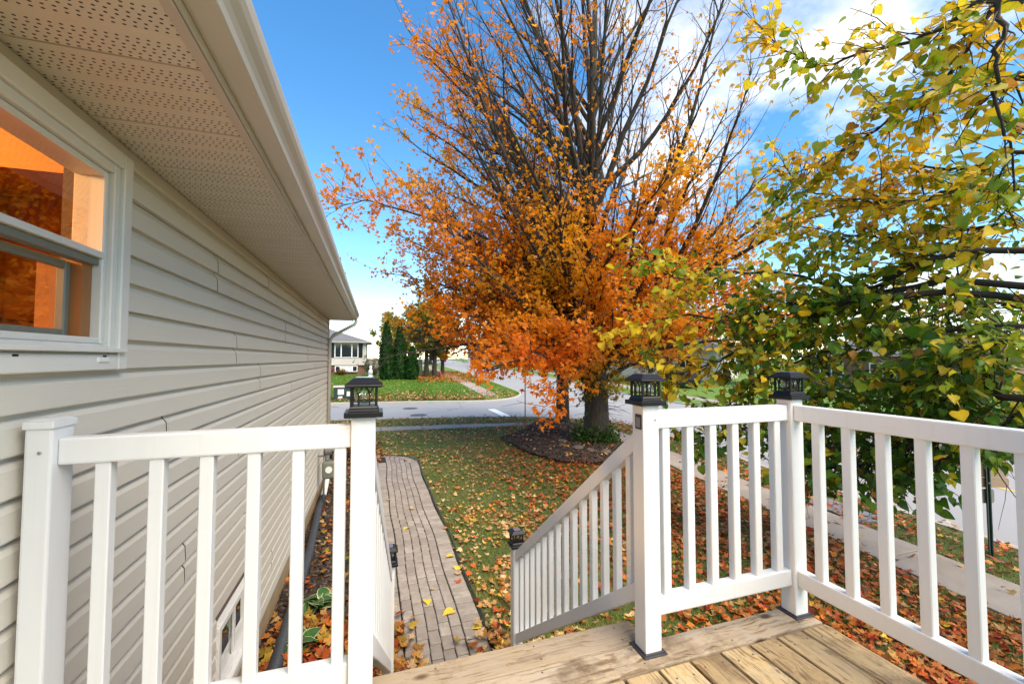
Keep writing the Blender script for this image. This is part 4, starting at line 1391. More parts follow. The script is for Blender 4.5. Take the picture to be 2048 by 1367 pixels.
# dense low twigs on the trunk
for i in range(330):
    h = random.uniform(.95, 3.4) if i % 2 else random.uniform(2, 7)
    p, rl_ = lead_at(h)
    az = random.uniform(0, 6.28)
    d = Vector((math.cos(az), math.sin(az), random.uniform(-.1, .7)))
    pp = wobble_path(p, d, random.uniform(.5, 1.5), 4, up=(.03 if h > 2 else -.06), wob=.2)
    tw.add(pp, .009, .003, 3)
    for q in pp[1:]:
        leafp.append(tuple(q)); leafd.append(tuple(d))
link('limbs', limbs.mesh('limbs', M['bark'], TB), maple)
o = link('twigs', tw.mesh('twigs', M['twig'], TB), maple); o['kind'] = 'stuff'

LP = np.array(leafp); LD = np.array(leafd)
rel = LP - np.array(tuple(TB))
hgt = rel[:, 2]
# which twigs still carry leaves: full skirt below, thin crown above, tufts
cxx, cyy = math.cos(YAW), math.sin(YAW)
rad_xy = np.hypot(rel[:, 0], rel[:, 1])
base_d = np.interp(hgt, [0.8, 2.5, 4.6, 6.0, 7.5, 10, 17], [.9, 1.0, .94, .62, .40, .30, .26])
tuft = vnoise(LP * 0.95, 3); tuft2 = vnoise(LP * 2.3, 5)
latm = rel[:, 0] * cxx - rel[:, 1] * cyy
west = np.clip((-latm - np.interp(hgt, [3, 6, 9], [2.3, 3.4, 3.2])) / 1.5, 0, 1) * (rad_xy > 3.0) * (latm > -6.1)
under = hgt > np.interp(-latm, [-6, -3, 0, 1.6, 2.6, 3.6, 4.6, 6], [2.6, 1.8, 1.25, 1.5, 1.75, 2.7, 3.3, 3.7]) + (tuft2 - .5) * .8
base_d = np.maximum(base_d, west * np.interp(hgt, [0, 6, 9, 17], [1.0, .95, .85, .75]))
trunkclose = (rad_xy < 1.0) & (hgt < 7.8)
base_d = np.where((latm < -5.7) & (hgt > 4), .8, base_d)
base_d = np.where(trunkclose, np.maximum(base_d, .75), base_d)
pk = np.clip(base_d * 1.35 + (tuft - .5) * 1.3 + (tuft2 - .5) * .9, 0, 1) * np.interp(base_d, [0, .15, .5, 1], [.35, .55, .9, 1])
dens = np.interp(hgt, [0, 4.5, 6.5, 9, 16], [3.9, 3.7, 3.0, 2.4, 2.2])
pk = pk * under
reps = rng.poisson(pk * dens)
reps = np.where(rng.random(len(reps)) < pk, np.maximum(reps, 1), 0)
idx = np.repeat(np.arange(len(LP)), reps)
NLF = len(idx)
print('maple twig points', len(LP), 'leaves', NLF)
pos = rel[idx] + rng.normal(0, .07, (NLF, 3)) + np.array([0, 0, -.03])
P_ = pos
# colours: orange, golden low in the middle, red where the skirt hangs low on the house side
t1 = vnoise(P_ * .55, 8); t2 = vnoise(P_ * 1.4, 9)
orange = np.array([0.95, 0.31, 0.02]); gold = np.array([0.95, 0.48, 0.03]); red = np.array([0.90, 0.14, 0.02]); olive = np.array([0.36, 0.29, 0.025]); rust = np.array([0.46, 0.16, 0.02])
col = np.tile(orange, (NLF, 1))
def blend(c, tgt, w): return c * (1 - w[:, None]) + tgt[None] * w[:, None]
col = blend(col, gold, np.clip((t1 - .48) * 2.6, 0, .9))
redw = np.clip((4.2 - P_[:, 2]) / 1.8, 0, 1) * np.clip((-P_[:, 0] - 0.8) / 1.6, 0, 1) * np.clip((t2 - .25) * 2.2, 0, 1)
col = blend(col, red, redw * .9)
olw = np.clip((2.9 - P_[:, 2]) / 1.2, 0, 1) * np.clip(1.9 - np.hypot(P_[:, 0], P_[:, 1]), 0, 1)
olw = np.maximum(olw, np.clip((t2 - .62) * 3, 0, .55) * (P_[:, 2] < 5))
col = blend(col, olive, olw * .9)
col = blend(col, rust, np.clip((vnoise(P_ * 3.1, 4) - .68) * 2.4, 0, .6))
col *= rng.uniform(.8, 1.05, (NLF, 1))
nr = np.stack([rng.normal(0, .75, NLF), rng.normal(0, .75, NLF), rng.normal(.45, .7, NLF)], 1)
up = np.stack([rng.normal(0, .6, NLF), rng.normal(0, .6, NLF), rng.normal(-.55, .5, NLF)], 1)
me = scatter_mesh('crown', MAPLE_SIMPLE_V, MAPLE_SIMPLE_F, pos, frames(nr, up), rng.uniform(.085, .155, NLF), col, M['leaf'])
o = link('crown', me, maple); o['kind'] = 'stuff'
# leafy shoots at the foot of the trunk
NS = 900
a = rng.uniform(0, 6.28, NS); rr = .42 + np.abs(rng.normal(0, .16, NS)); zz = np.abs(rng.normal(.22, .2, NS))
sel = np.stack([np.cos(a) * rr, np.sin(a) * rr, zz], 1)
c_ = np.array([[.055, .12, .02]]) * rng.uniform(.6, 1.7, (NS, 1))
me = scatter_mesh('basal_shoots', OVAL_V, OVAL_F, sel, frames(rng.normal(0, 1, (NS, 3)) + np.array([[0, 0, .6]]), rng.normal(0, 1, (NS, 3)) + np.array([[0, 0, .7]])), rng.uniform(.07, .15, NS), c_, M['leaf'])
o = link('basal_shoots', me, maple); o['kind'] = 'stuff'


def make_tree(name, label, base, H, trunk_h, crown_r, crown_c, trunk_r, ncl, nleaf, leaf_s, cols, seed, cr_h=None, group=None, forks=5, hollow=.35, lean=(0, 0), trunks=1):
    """background tree: tapered trunk, limbs, twig ends carrying leaf clumps"""
    random.seed(seed)
    r_ = np.random.default_rng(seed)
    base = Vector(base)
    t_ = thing(name, label, 'tree', base, 0, group)
    tb = Tubes(); tg = Tubes()
    cr_h = cr_h or (H - trunk_h)
    for q in range(trunks):
        off = Vector((q * trunk_r * 3.0, random.uniform(-.3, .3) * q, 0))
        pts = [base + off + Vector((lean[0] * z / H + random.gauss(0, .03 * H / 10), lean[1] * z / H, z)) for z in np.linspace(0, H * .86, 8)]
        pts[0] = base + off + Vector((0, 0, -.1))
        tb.add(pts, trunk_r, trunk_r * .15, 9, .9)
    pts0 = pts
    cen = Vector((lean[0] * .6, lean[1] * .6, trunk_h + cr_h / 2))
    P = []
    n = 0
    while len(P) < ncl:
        u = r_.uniform(-1, 1, 3)
        l = np.linalg.norm(u)
        if l > 1 or l < hollow * r_.random(): continue
        bulge = 1 - .25 * max(0, u[2]) ** 2
        P.append((cen.x + u[0] * crown_r * bulge * r_.uniform(.85, 1.12), cen.y + u[1] * crown_r * bulge * r_.uniform(.85, 1.12), cen.z + u[2] * cr_h / 2))
    P = np.array(P)
    for k in range(min(ncl, 60)):
        e = Vector(P[k]) + base
        s, _ = along(pts0, min(.92, max(.22, (P[k][2] - crown_r * .5) / H)))
        mid = s.lerp(e, .5) + Vector((random.gauss(0, .15), random.gauss(0, .15), .12 * crown_r))
        tg.add([s, s.lerp(mid, .6), mid, e], max(.02, trunk_r * .25), .01, 5)
    link('trunk', tb.mesh('trunk', M['bark'], base), t_)
    o_ = link('limbs', tg.mesh('limbs', M['twig'], base), t_); 
    k = r_.integers(0, ncl, nleaf)
    pos = P[k] + r_.normal(0, crown_r * .085, (nleaf, 3))
    cl = np.array(cols)
    cw = vnoise(pos * .8, seed)
    ci = np.clip((cw * len(cl) * 1.1 + r_.normal(0, .45, nleaf)).astype(int), 0, len(cl) - 1)
    col = cl[ci] * r_.uniform(.65, 1.3, (nleaf, 1))
    me = scatter_mesh('crown', MAPLE_SIMPLE_V, MAPLE_SIMPLE_F, pos, frames(r_.normal(0, 1, (nleaf, 3)) + np.array([[0, 0, .4]]), r_.normal(0, 1, (nleaf, 3))), r_.uniform(.7, 1.3, nleaf) * leaf_s, col, M['leaf'])
    o_ = link('crown', me, t_); o_['kind'] = 'stuff'
    return t_


def gzf(x, y): return float(gz(np.array([x]), np.array([y]))[0])
ORG = [(.62, .20, .02), (.68, .29, .03), (.5, .13, .015), (.45, .25, .03)]
OLV = [(.11, .14, .025), (.15, .17, .028), (.22, .2, .03), (.40, .25, .03)]
YEL = [(.62, .42, .05), (.55, .33, .05), (.45, .36, .07), (.25, .26, .05)]
GRN = [(.035, .075, .014), (.05, .10, .018), (.08, .12, .02)]
# second trunk by the corner, its crown mixing with the maple's
make_tree('maple_tree', 'smaller maple just behind the big one at the far end of the mulch bed', (TREE2.x, TREE2.y, gzf(*TREE2.xy)), 8.5, 2.4, 3.2, None, .30, 90, 9000, .16, ORG, 31)
# trees across the side street
make_tree('olive_tree', 'broad olive green tree with twin trunks beside the far driveway', (4.9, 42.5, gzf(4.9, 42.5)), 8.0, 1.9, 2.5, None, .28, 110, 11000, .24, OLV, 41, trunks=2)
make_tree('orange_tree', 'orange street tree between the far sidewalk and the olive tree', (7.2, 47, gzf(7.2, 47)), 7.2, 1.8, 2.4, None, .25, 90, 9000, .26, ORG, 42)
make_tree('orange_tree', 'hazy yellow tree rising behind the dark cedars', (2.4, 56, gzf(2.4, 56)), 7.6, 1.5, 2.6, None, .25, 80, 7000, .28, YEL, 43)
make_tree('orange_tree', 'distant orange tree along the far street, past the olive tree', (9.0, 72, gzf(9, 72)), 10, 2.0, 4.0, None, .3, 80, 7000, .34, ORG, 44)
make_tree('street_tree', 'distant russet tree across the main street behind the maple', (21, 62, float(rise(62))), 10, 1.4, 4.6, None, .3, 90, 9000, .32, ORG, 45)
make_tree('street_tree', 'distant green tree on the lawn across the main street', (27, 48, float(rise(48))), 10, 1.2, 4.6, None, .3, 90, 9000, .3, OLV, 46)
make_tree('street_tree', 'dark green tree across the main street behind the corner post', (33, 30, .2), 7.5, 1.2, 3.0, None, .26, 80, 7000, .2, GRN, 47)
make_tree('street_tree', 'orange tree across the main street behind the front railing', (25, 34, .4), 8, 1.2, 3.8, None, .28, 90, 9000, .24, ORG, 48)


# columnar cedars -------------------------------------------------------
def cedar(x, y, H, rad, label, seed):
    r_ = np.random.default_rng(seed)
    z0 = gzf(x, y)
    t_ = thing('cedar', label, 'cedar', (x, y, z0), 0, 'columnar cedars by the far house')
    m_ = MB(); m_.lathe([(.09, 0), (.08, H * .4), (.02, H * .93)], 8, (x, y, z0)); m_.build('trunk', M['bark'], t_)
    n = 7500
    h = r_.random(n) ** .85
    prof = np.interp(h, [0, .06, .3, .7, .9, 1], [.75, .95, 1.0, .62, .3, .03]) * rad
    a = r_.uniform(0, 6.28, n)
    rr = prof * (.62 + .42 * r_.random(n)) * (1 + .12 * np.sin(a * 5 + h * 9))
    pos = np.stack([np.cos(a) * rr, np.sin(a) * rr, h * H], 1)
    out = np.stack([np.cos(a), np.sin(a), r_.normal(.15, .3, n)], 1) + r_.normal(0, .35, (n, 3))
    up = np.stack([np.cos(a) * .35, np.sin(a) * .35, np.ones(n)], 1) + r_.normal(0, .2, (n, 3))
    col = np.array([[.022, .085, .014]]) * r_.uniform(.5, 1.8, (n, 1))
    me = scatter_mesh('crown', OVAL_V, OVAL_F, pos, frames(out, up), r_.uniform(.16, .34, n), col, M['leaf'])
    o_ = link('crown', me, t_); o_['kind'] = 'stuff'


cedar(1.02, 39.5, 5.1, .60, 'tallest of the three dark green cedars, next to the fence', 61)
cedar(2.2, 39.7, 4.85, .64, 'middle one of the three dark green columnar cedars', 62)
cedar(3.25, 39.3, 2.8, .58, 'shortest of the three dark green cedars, at the right end', 63)

# ---------------------------------------------------------------- the linden beside the deck
random.seed(5)
LB = Vector((6.45, 0.75, -0.06))
linden = thing('linden_tree', 'linden with heart shaped green and yellow leaves overhanging the deck railing from the right', 'tree', LB)
lt = Tubes()
ltr = [LB + Vector(p) for p in ((0, 0, -.1), (.02, 0, 1.0), (0, .05, 2.0), (-.05, .1, 3.2), (-.1, .2, 4.6), (-.1, .3, 6.2), (0, .3, 7.8))]
lt.add(ltr, .19, .03, 10)
ltw = Tubes()
LPs, LDs, LTz = [], [], []
# main boughs surveyed from the photograph: pixel, pixel, depth in metres; start at the trunk
boughs = [
    (2.6, .050, [(2048, 795, 4.0), (1975, 764, 4.3), (1905, 790, 4.7), (1800, 820, 5.0), (1690, 850, 5.2), (1590, 870, 5.5)], 1.0),
    (3.0, .042, [(2060, 500, 4.1), (1860, 522, 4.5), (1740, 578, 4.9), (1640, 560, 5.1), (1500, 543, 5.4), (1380, 560, 5.7), (1270, 505, 6.0)], .9),
    (2.9, .045, [(1980, 560, 4.3), (1740, 590, 4.9), (1655, 602, 5.1), (1563, 610, 5.3), (1491, 635, 5.5), (1348, 630, 5.9), (1265, 660, 6.1)], .9),
    (2.8, .045, [(1990, 590, 4.3), (1706, 602, 4.8), (1630, 640, 5.0), (1553, 665, 5.2), (1476, 700, 5.4), (1400, 735, 5.6), (1330, 752, 5.8)], .9),
    (4.6, .032, [(2110, -60, 3.7), (2019, 0, 3.8), (1926, 123, 4.1), (1800, 230, 4.5), (1690, 300, 4.9), (1600, 340, 5.2)], .62),
    (4.8, .028, [(2050, -20, 3.6), (1911, 36, 4.0), (1778, 82, 4.3), (1655, 113, 4.7), (1570, 70, 5.0), (1530, 40, 5.2)], .55),
    (4.4, .026, [(2090, -40, 3.1), (2048, 30, 3.1), (2014, 128, 3.2), (2019, 215, 3.3), (2048, 307, 3.4), (2040, 420, 3.6)], .35),
    (3.9, .030, [(2120, 150, 3.4), (2048, 157, 3.5), (1960, 152, 3.7), (1860, 190, 4.1), (1760, 200, 4.4)], .55),
    (2.4, .034, [(2110, 860, 4.3), (1960, 850, 4.6), (1830, 890, 4.9), (1700, 900, 5.1), (1600, 880, 5.3), (1480, 850, 5.6), (1400, 880, 5.8)], .95),
    (2.2, .030, [(2080, 830, 4.0), (1990, 850, 4.2), (1900, 910, 4.5), (1830, 945, 4.7), (1760, 950, 5.0)], .95),
    (2.3, .035, [(1900, 860, 4.6), (1790, 905, 4.9), (1700, 930, 5.1), (1620, 930, 5.3), (1560, 900, 5.5)], .8),
    (2.9, .032, [(2080, 650, 3.9), (1900, 660, 4.5), (1750, 690, 5.0), (1600, 720, 5.5), (1480, 790, 5.8), (1420, 830, 6.0)], 1.1),
    (3.4, .030, [(2080, 370, 3.9), (1900, 390, 4.5), (1760, 400, 4.9), (1640, 380, 5.3), (1570, 330, 5.6)], 1.0),
    (3.2, 0.026, [(2080, 450, 4.4), (1930, 450, 4.9), (1800, 470, 5.3), (1680, 460, 5.7), (1560, 440, 6.0)], 1.15),
    (3.0, 0.026, [(2090, 620, 5.0), (1960, 600, 5.4), (1830, 640, 5.8), (1700, 650, 6.2), (1600, 690, 6.5)], 1.15),
    (2.6, 0.026, [(2100, 760, 5.0), (1960, 720, 5.3), (1840, 730, 5.7), (1720, 770, 6.0), (1620, 790, 6.3)], 1.0),
    (3.4, .030, [(2070, 300, 4.2), (1960, 330, 4.5), (1850, 330, 4.9), (1750, 350, 5.2)], .8),
    (2.5, .030, [(2070, 690, 3.6), (1970, 690, 3.9), (1880, 740, 4.3), (1800, 770, 4.7)], .9),
    (2.5, .028, [(2010, 830, 4.9), (1900, 800, 5.2), (1790, 860, 5.6), (1690, 840, 5.9), (1560, 830, 6.2)], .9),
]
for zt, r0, ctl, den in boughs:
    s, _ = along(ltr, max(.05, (zt - LB.z - .3) / 8.0))
    s = LB + Vector((0, .1, zt - LB.z - .3))
    cp = [s] + [px(*c) for c in ctl]
    pts = []
    for i in range(len(cp) - 1):                     # Catmull-Rom through the surveyed points
        p0, p1, p2, p3 = cp[max(0, i - 1)], cp[i], cp[i + 1], cp[min(len(cp) - 1, i + 2)]
        for k in range(4):
            u = k / 4
            pts.append(.5 * ((2 * p1) + (p2 - p0) * u + (2 * p0 - 5 * p1 + 4 * p2 - p3) * u * u + (3 * p1 - p0 - 3 * p2 + p3) * u ** 3))
    pts.append(cp[-1])
    pts = [pts[0]] + [p + Vector((random.gauss(0, .02), random.gauss(0, .02), random.gauss(0, .02))) for p in pts[1:]]
    lt.add(pts, r0, .006, 7, .8)
    L = sum((b - a).length for a, b in zip(pts[:-1], pts[1:]))
    n = int(L / .064 * den)
    for i in range(n):
        t_ = .16 + .84 * (i + random.random()) / n
        p, d = along(pts, t_)
        dd = side_dir(d, R(random.uniform(30, 70)), random.uniform(0, 6.28)); dd.z -= .12
        l2 = random.uniform(.28, .85) * (1.15 - .4 * t_)
        pp = wobble_path(p, dd, l2, 5, up=-.03, wob=.13)
        ltw.add(pp, .0055 + .004 * (1 - t_), .0022, 4)
        subs = [(pp, l2)]
        for q in range(random.choice((1, 1, 2))):
            p2, d2 = along(pp, random.uniform(.25, .8))
            pp2 = wobble_path(p2, side_dir(d2, R(random.uniform(30, 60)), random.uniform(0, 6.28)), random.uniform(.15, .45), 3, up=-.05, wob=.15)
            ltw.add(pp2, .0032, .0018, 3)
            subs.append((pp2, .3))
        for sp_, ls in subs:
            m_ = max(2, int(ls / .085))
            for j in range(m_):
                q, dq = along(sp_, (j + .7) / m_)
                LPs.append(tuple(q)); LDs.append(tuple(dq))
link('trunk', lt.mesh('trunk', M['linden_bark'], LB), linden)
o = link('twigs', ltw.mesh('twigs', M['twig'], LB), linden); o['kind'] = 'stuff'
P0 = np.array(LPs); D0 = np.array(LDs)
_v = P0 - np.array([[0, 0, CAM_H]])
_d = _v[:, 0] * cyy + _v[:, 1] * cxx
_px = 1024 + 840 * (_v[:, 0] * cxx - _v[:, 1] * cyy) / np.maximum(_d, .1); _py = 717 - 840 * _v[:, 2] / np.maximum(_d, .1)
lowtip = (_px > 1915) & (_py > 925)          # the boughs end above the road sign
keep = ~lowtip & (P0[:, 1] > FY + .35) & ((P0[:, 0] > 2.6) | (P0[:, 1] > 3.2)) & (P0[:, 2] > .9)
P0, D0 = P0[keep], D0[keep]
N = len(P0)
print('linden leaves', N)
petiole = rng.normal(0, .028, (N, 3)) + np.array([[0, 0, -.02]])
pos = P0 + petiole
nr = np.stack([rng.normal(-.25, .6, N), rng.normal(-.35, .6, N), rng.normal(.75, .45, N)], 1)
up = D0 * .6 + rng.normal(0, .4, (N, 3)) + np.array([[0, 0, -.75]])
fr_ = frames(nr, up)
sz = np.clip(.083 * np.exp(rng.normal(0, .24, N)), .04, .125)
szv = np.stack([sz * rng.uniform(.82, 1.12, N), sz, sz * rng.uniform(-.6, 2.8, N)], 1)
# autumn turn: upper and outer boughs yellow, sheltered lower boughs still green
lat = P0[:, 0] * cxx - P0[:, 1] * cyy
yel = .60 + .40 * np.clip((P0[:, 2] - 3.9) / 1.1, 0, 1) + .12 * np.clip((2.9 - lat) / 1.5, 0, 1) - .38 * np.clip((2.3 - P0[:, 2]) / .5, 0, 1) + (vnoise(P0 * 1.5, 2) - .5) * 1.3 - .22 * np.clip((lat - 3.0) / .8, 0, 1) * np.clip((3.9 - P0[:, 2]) / .5, 0, 1) + rng.normal(0, .34, N)
cg = np.array([[.075, .20, .02]]); cy_ = np.array([[.88, .56, .035]]); cl_ = np.array([[.33, .44, .03]])
w1 = np.clip(yel * 2, 0, 1)[:, None]; w2 = np.clip(yel * 2 - 1, 0, 1)[:, None]
col = (cg * (1 - w1) + cl_ * w1) * (1 - w2) + cy_ * w2
col = col * rng.uniform(.75, 1.2, (N, 1))
brn = rng.random(N)
col[brn < .025] = np.array([.42, .20, .04])
col[brn > .93] = np.array([.95, .76, .05])
# the 300 nearest leaves are single parts
dist = np.linalg.norm(pos - np.array([[0, 0, CAM_H]]), axis=1) / sz
frm = np.abs(np.arctan2(lat, P0[:, 0] * cyy + P0[:, 1] * cxx)) < R(50)
order = np.argsort(np.where(frm, dist, 1e9))
near, rest = order[:300], order[300:]
# group the near leaves by colour so alike leaves share a mesh
keyc = np.argsort(col[near][:, 0])
for g_ in range(12):
    ids = near[keyc[g_ * 25:(g_ + 1) * 25]]
    cm = col[ids].mean(0)
    me = scatter_mesh('leaf', HV, HF, np.zeros((1, 3)), np.eye(3)[None], np.ones(1), cm[None], M['linden_leaf'], HTC)
    for q in ids:
        o = bpy.data.objects.new('leaf', me); COL.objects.link(o); o.parent = linden
        mt = Matrix([list(fr_[q][r_]) for r_ in range(3)]).to_4x4()
        o.matrix_local = Matrix.Translation(Vector(pos[q]) - LB) @ mt @ Matrix.Diagonal((*[float(v_) for v_ in szv[q]], 1))
me = scatter_mesh('crown', HV, HF, pos[rest] - np.array(tuple(LB)), fr_[rest], szv[rest], col[rest], M['linden_leaf'], HTC)
o = link('crown', me, linden); o['kind'] = 'stuff'
# rest of the crown above the frame and to the right, so the tree is whole from the side
NB = 1800
u = rng.normal(0, 1, (NB, 3)); u /= np.linalg.norm(u, axis=1, keepdims=True); u *= rng.uniform(.5, 1, (NB, 1)) ** .5
pb = np.array([[1.0, -.9, 5.0]]) + u * np.array([[2.4, 2.2, 2.6]])
me = scatter_mesh('upper_crown', HV, HF, pb, frames(rng.normal(0, .6, (NB, 3)) + np.array([[0, 0, .7]]), rng.normal(0, .5, (NB, 3)) + np.array([[0, 0, -.7]])), rng.uniform(.06, .11, NB), (cl_ * .6 + cy_ * .4) * rng.uniform(.6, 1.2, (NB, 1)), M['linden_leaf'])
o = link('upper_crown', me, linden); o['kind'] = 'stuff'

# ================================================================== THINGS ACROSS THE STREET
M['far_siding'] = simple('pale_pinkish_siding', (0.50, 0.46, 0.43), 0.6, 0.05, 2)
M['far_brick'] = simple('brown_brick', (0.20, 0.105, 0.075), 0.9, 0.3, 8, 0.4)
M['fence_wood'] = simple('grey_fence_wood', (0.24, 0.21, 0.185), 0.9, 0.35, 4, 0.4)
M['green_box'] = simple('dark_green_steel', (0.02, 0.04, 0.035), 0.45, 0.2, 5)
M['hydrant_red'] = simple('dull_red_paint', (0.22, 0.03, 0.025), 0.5, 0.2, 9)
M['sign_back'] = simple('weathered_sign_back', (0.33, 0.225, 0.15), 0.55, 0.12, 3)
M['sign_grey'] = simple('grey_sign_back', (0.20, 0.19, 0.17), 0.5, 0.1, 5)
M['post_green'] = simple('green_channel_post', (0.035, 0.06, 0.05), 0.5, 0.3, 20)
M['curtain'] = simple('white_curtain', (0.62, 0.63, 0.65), 0.8, 0.1, 3)
M['car_black'] = simple('black_car_paint', (0.012, 0.013, 0.016), 0.18, 0.1, 2)
M['tyre'] = simple('tyre_rubber', (0.015, 0.015, 0.015), 0.8, 0.2, 9)
M['red_lamp'] = simple('tail_lamp', (0.30, 0.01, 0.01), 0.2, 0.1, 5)

FZ = gzf(0, 46.5) + 0.02
FX1, FYh = -0.85, 46.6
fh = thing('far_house', 'pale split level house with grey hip roof and black shutters across the side street', 'house', (-7, 50, FZ))
WZ1, WZ0 = FZ + 3.42, FZ + 1.0
MB().box(FX1 - 13, FX1, FYh, FYh + 9, WZ0, WZ1).build('upper_wall', M['far_siding'], fh)
MB().box(FX1 - 12.9, FX1 - 0.12, FYh + 0.14, FYh + 8.9, FZ - 0.8, WZ0 - 0.002).build('brick_base', M['far_brick'], fh)
# siding courses of the far wall
for k in range(11):
    z = WZ0 + k * 0.22
    MB().prism([(FYh - 0.022, z), (FYh - 0.001, z), (FYh - 0.001, z + 0.215)], 'x', FX1 - 12.95, FX1 + 0.0).build('siding_board', M['far_siding'], fh)
ov = 0.5
ez = WZ1 - 0.02
rm_ = MB()
rm_.add([(FX1 - 13 - ov, FYh - ov, ez), (FX1 + ov, FYh - ov, ez), (FX1 + ov, FYh + 9 + ov, ez), (FX1 - 13 - ov, FYh + 9 + ov, ez), (FX1 - 13 + 4.5, FYh + 4.5, ez + 1.75), (FX1 - 4.5, FYh + 4.5, ez + 1.75)],
        [(0, 1, 5, 4), (1, 2, 5), (2, 3, 4, 5), (3, 0, 4), (3, 2, 1, 0)])
rfo = rm_.build('roof', M['shingle'], fh)
MB().box(FX1 - 13 - ov, FX1 + ov, FYh - ov - 0.03, FYh - ov - 0.002, ez - 0.10, ez + 0.02).build('eave_gutter', M['kerb'], rfo)
MB().box(FX1 + ov + 0.002, FX1 + ov + 0.03, FYh - ov, FYh + 9 + ov, ez - 0.10, ez + 0.02).build('eave_gutter', M['kerb'], rfo)


def far_window(x0, x1, z0, z1, divs, par, shut=True, curtain=None, label=None):
    y = FYh - 0.03
    wv_ = bpy.data.objects.new('window', None); COL.objects.link(wv_); wv_.parent = par; wv_.location = Vector(((x0 + x1) / 2, y, z0)) - par.location
    if label: wv_['label'] = label
    m_ = MB()
    b = 0.07
    m_.box(x0, x1, y - 0.05, y, z0, z0 + b); m_.box(x0, x1, y - 0.05, y, z1 - b, z1)
    for d in divs:
        m_.box(d - b * .75, d + b * .75, y - 0.052, y - .001, z0 + b, z1 - b)
    m_.box(x0, x0 + b, y - 0.05, y, z0 + b, z1 - b); m_.box(x1 - b, x1, y - 0.05, y, z0 + b, z1 - b)
    m_.build('frame', M['white_plastic'], wv_)
    ed = [x0] + list(divs) + [x1]
    for i, (a, c2) in enumerate(zip(ed[:-1], ed[1:])):
        MB().box(a + .02, c2 - .02, y - 0.02, y - 0.012, z0 + b * .5, z1 - b * .5).build('pane', M['curtain'] if curtain and i in curtain else M['dark_window'], wv_)
    if shut:
        for a, c2 in ((x0 - .42, x0 - .05), (x1 + .05, x1 + .42)):
            MB().box(a, c2, y - 0.04, y, z0 + .02, z1 - .02).build('shutter', M['black_plastic'], wv_, .01, seg=1)


wx0, wx1 = FX1 - 3.05, FX1 - 0.78
far_window(wx0, wx1, WZ0 + .75, WZ0 + 2.28, [wx0 + .62, wx1 - .62], fh, True, None, 'three part picture window with black shutters')
far_window(wx0 + .05, wx1 - .05, FZ + .30, FZ + .92, [wx0 + .55, wx0 + 1.12, wx1 - .55], fh, False, (1, 2), 'low basement window with white curtains')

# fence: a few grey boards either side of the cedars
ft = thing('wooden_fence', 'grey weathered board fence between the far house and the cedars', 'fence', (0, 45.5, FZ), 0, 'grey fences by the cedars')
x = FX1 + .15
k = 0
while x < 0.95:
    link('fence_board', MB().box(-.075, .075, -.012, .012, 0, 1.72 + random.uniform(-.02, .03)).mesh('fence_board', M['fence_wood']), ft, (x, 0, -0.05), (0, 0, random.uniform(-.04, .04)))
    x += .165
MB().box(FX1 + .1, .98, 45.53, 45.57, FZ + .4, FZ + .5).build('fence_rail', M['fence_wood'], ft)
ft2 = thing('wooden_fence', 'short stretch of grey fence to the right of the shortest cedar', 'fence', (3.9, 43.2, gzf(4, 43.2)), 0, 'grey fences by the cedars')
for k in range(4):
    link('fence_board', MB().box(-.075, .075, -.012, .012, 0, 1.75).mesh('fence_board', M['fence_wood']), ft2, (k * .165 + .1, 0, -0.05))
link('fence_rail', MB().box(0, .7, .02, .05, .5, .6).mesh('fence_rail', M['fence_wood']), ft2)

# transformer box with pale stickers
tx, ty = -1.75, 27.6
tz = gzf(tx, ty)
tb_ = thing('utility_box', 'dark green utility box with white stickers on the far lawn by the street', 'utility box', (tx, ty, tz))
m_ = MB(); m_.box(tx - .55, tx + .55, ty - .4, ty + .4, tz, tz + .72); m_.build('cabinet', M['green_box'], tb_, .02)
m_ = MB(); m_.prism([(ty - .44, tz + .722), (ty + .44, tz + .722), (ty + .44, tz + .80), (ty - .30, tz + .84)], 'x', tx - .58, tx + .58); m_.build('lid', M['kerb'], tb_, .015, seg=1)
for (a, b, c2, d) in ((-.32, .02, .30, .62), (.18, .44, .20, .48), (-.28, -.06, .08, .2)):
    MB().box(tx + a, tx + b, ty - .405, ty - .4012, tz + c2, tz + d).build('sticker', M['white_plastic'], tb_)
# garden statue
sx_, sy_ = -0.35, 43.3
sz_ = gzf(sx_, sy_)
sto = thing('garden_statue', 'small white garden statue on the far lawn near the fence', 'statue', (sx_, sy_, sz_))
MB().lathe([(.24, 0), (.22, .16), (.16, .2), (.18, .24)], 12, (sx_, sy_, sz_)).build('pedestal', M['white_plastic'], sto)
MB().lathe([(.17, .24), (.22, .40), (.19, .62), (.10, .78), (.13, .88), (.145, .97), (.10, 1.06), (.02, 1.10)], 14, (sx_, sy_, sz_)).build('figure', M['white_plastic'], sto, smooth=True)
# hydrant
hx, hy = 6.05, 41.0
hz = gzf(hx, hy)
hy_ = thing('fire_hydrant', 'dark red fire hydrant on the leaf strewn grass by the far sidewalk', 'hydrant', (hx, hy, hz))
MB().lathe([(.17, 0), (.17, .05), (.11, .06), (.11, .5), (.14, .52), (.14, .56), (.11, .62), (.05, .70), (.03, .74)], 14, (hx, hy, hz)).build('barrel', M['hydrant_red'], hy_, smooth=False)
m_ = MB(); m_.tube([(hx - .2, hy, hz + .42), (hx + .2, hy, hz + .42)], .055, 10); m_.tube([(hx, hy - .2, hz + .38), (hx, hy, hz + .38)], .07, 10); m_.build('nozzle', M['hydrant_red'], hy_)
# thin sign pole near the stop line
plx, ply = 6.31, 17.45
pz = gzf(plx, ply)
plo = thing('sign_pole', 'thin dark metal pole at the corner of the lawn by the stop line', 'pole', (plx, ply, pz))
MB().tube([(plx, ply, pz - .05), (plx, ply, pz + 2.2)], .022, 6).build('pole', M['post_green'], plo)
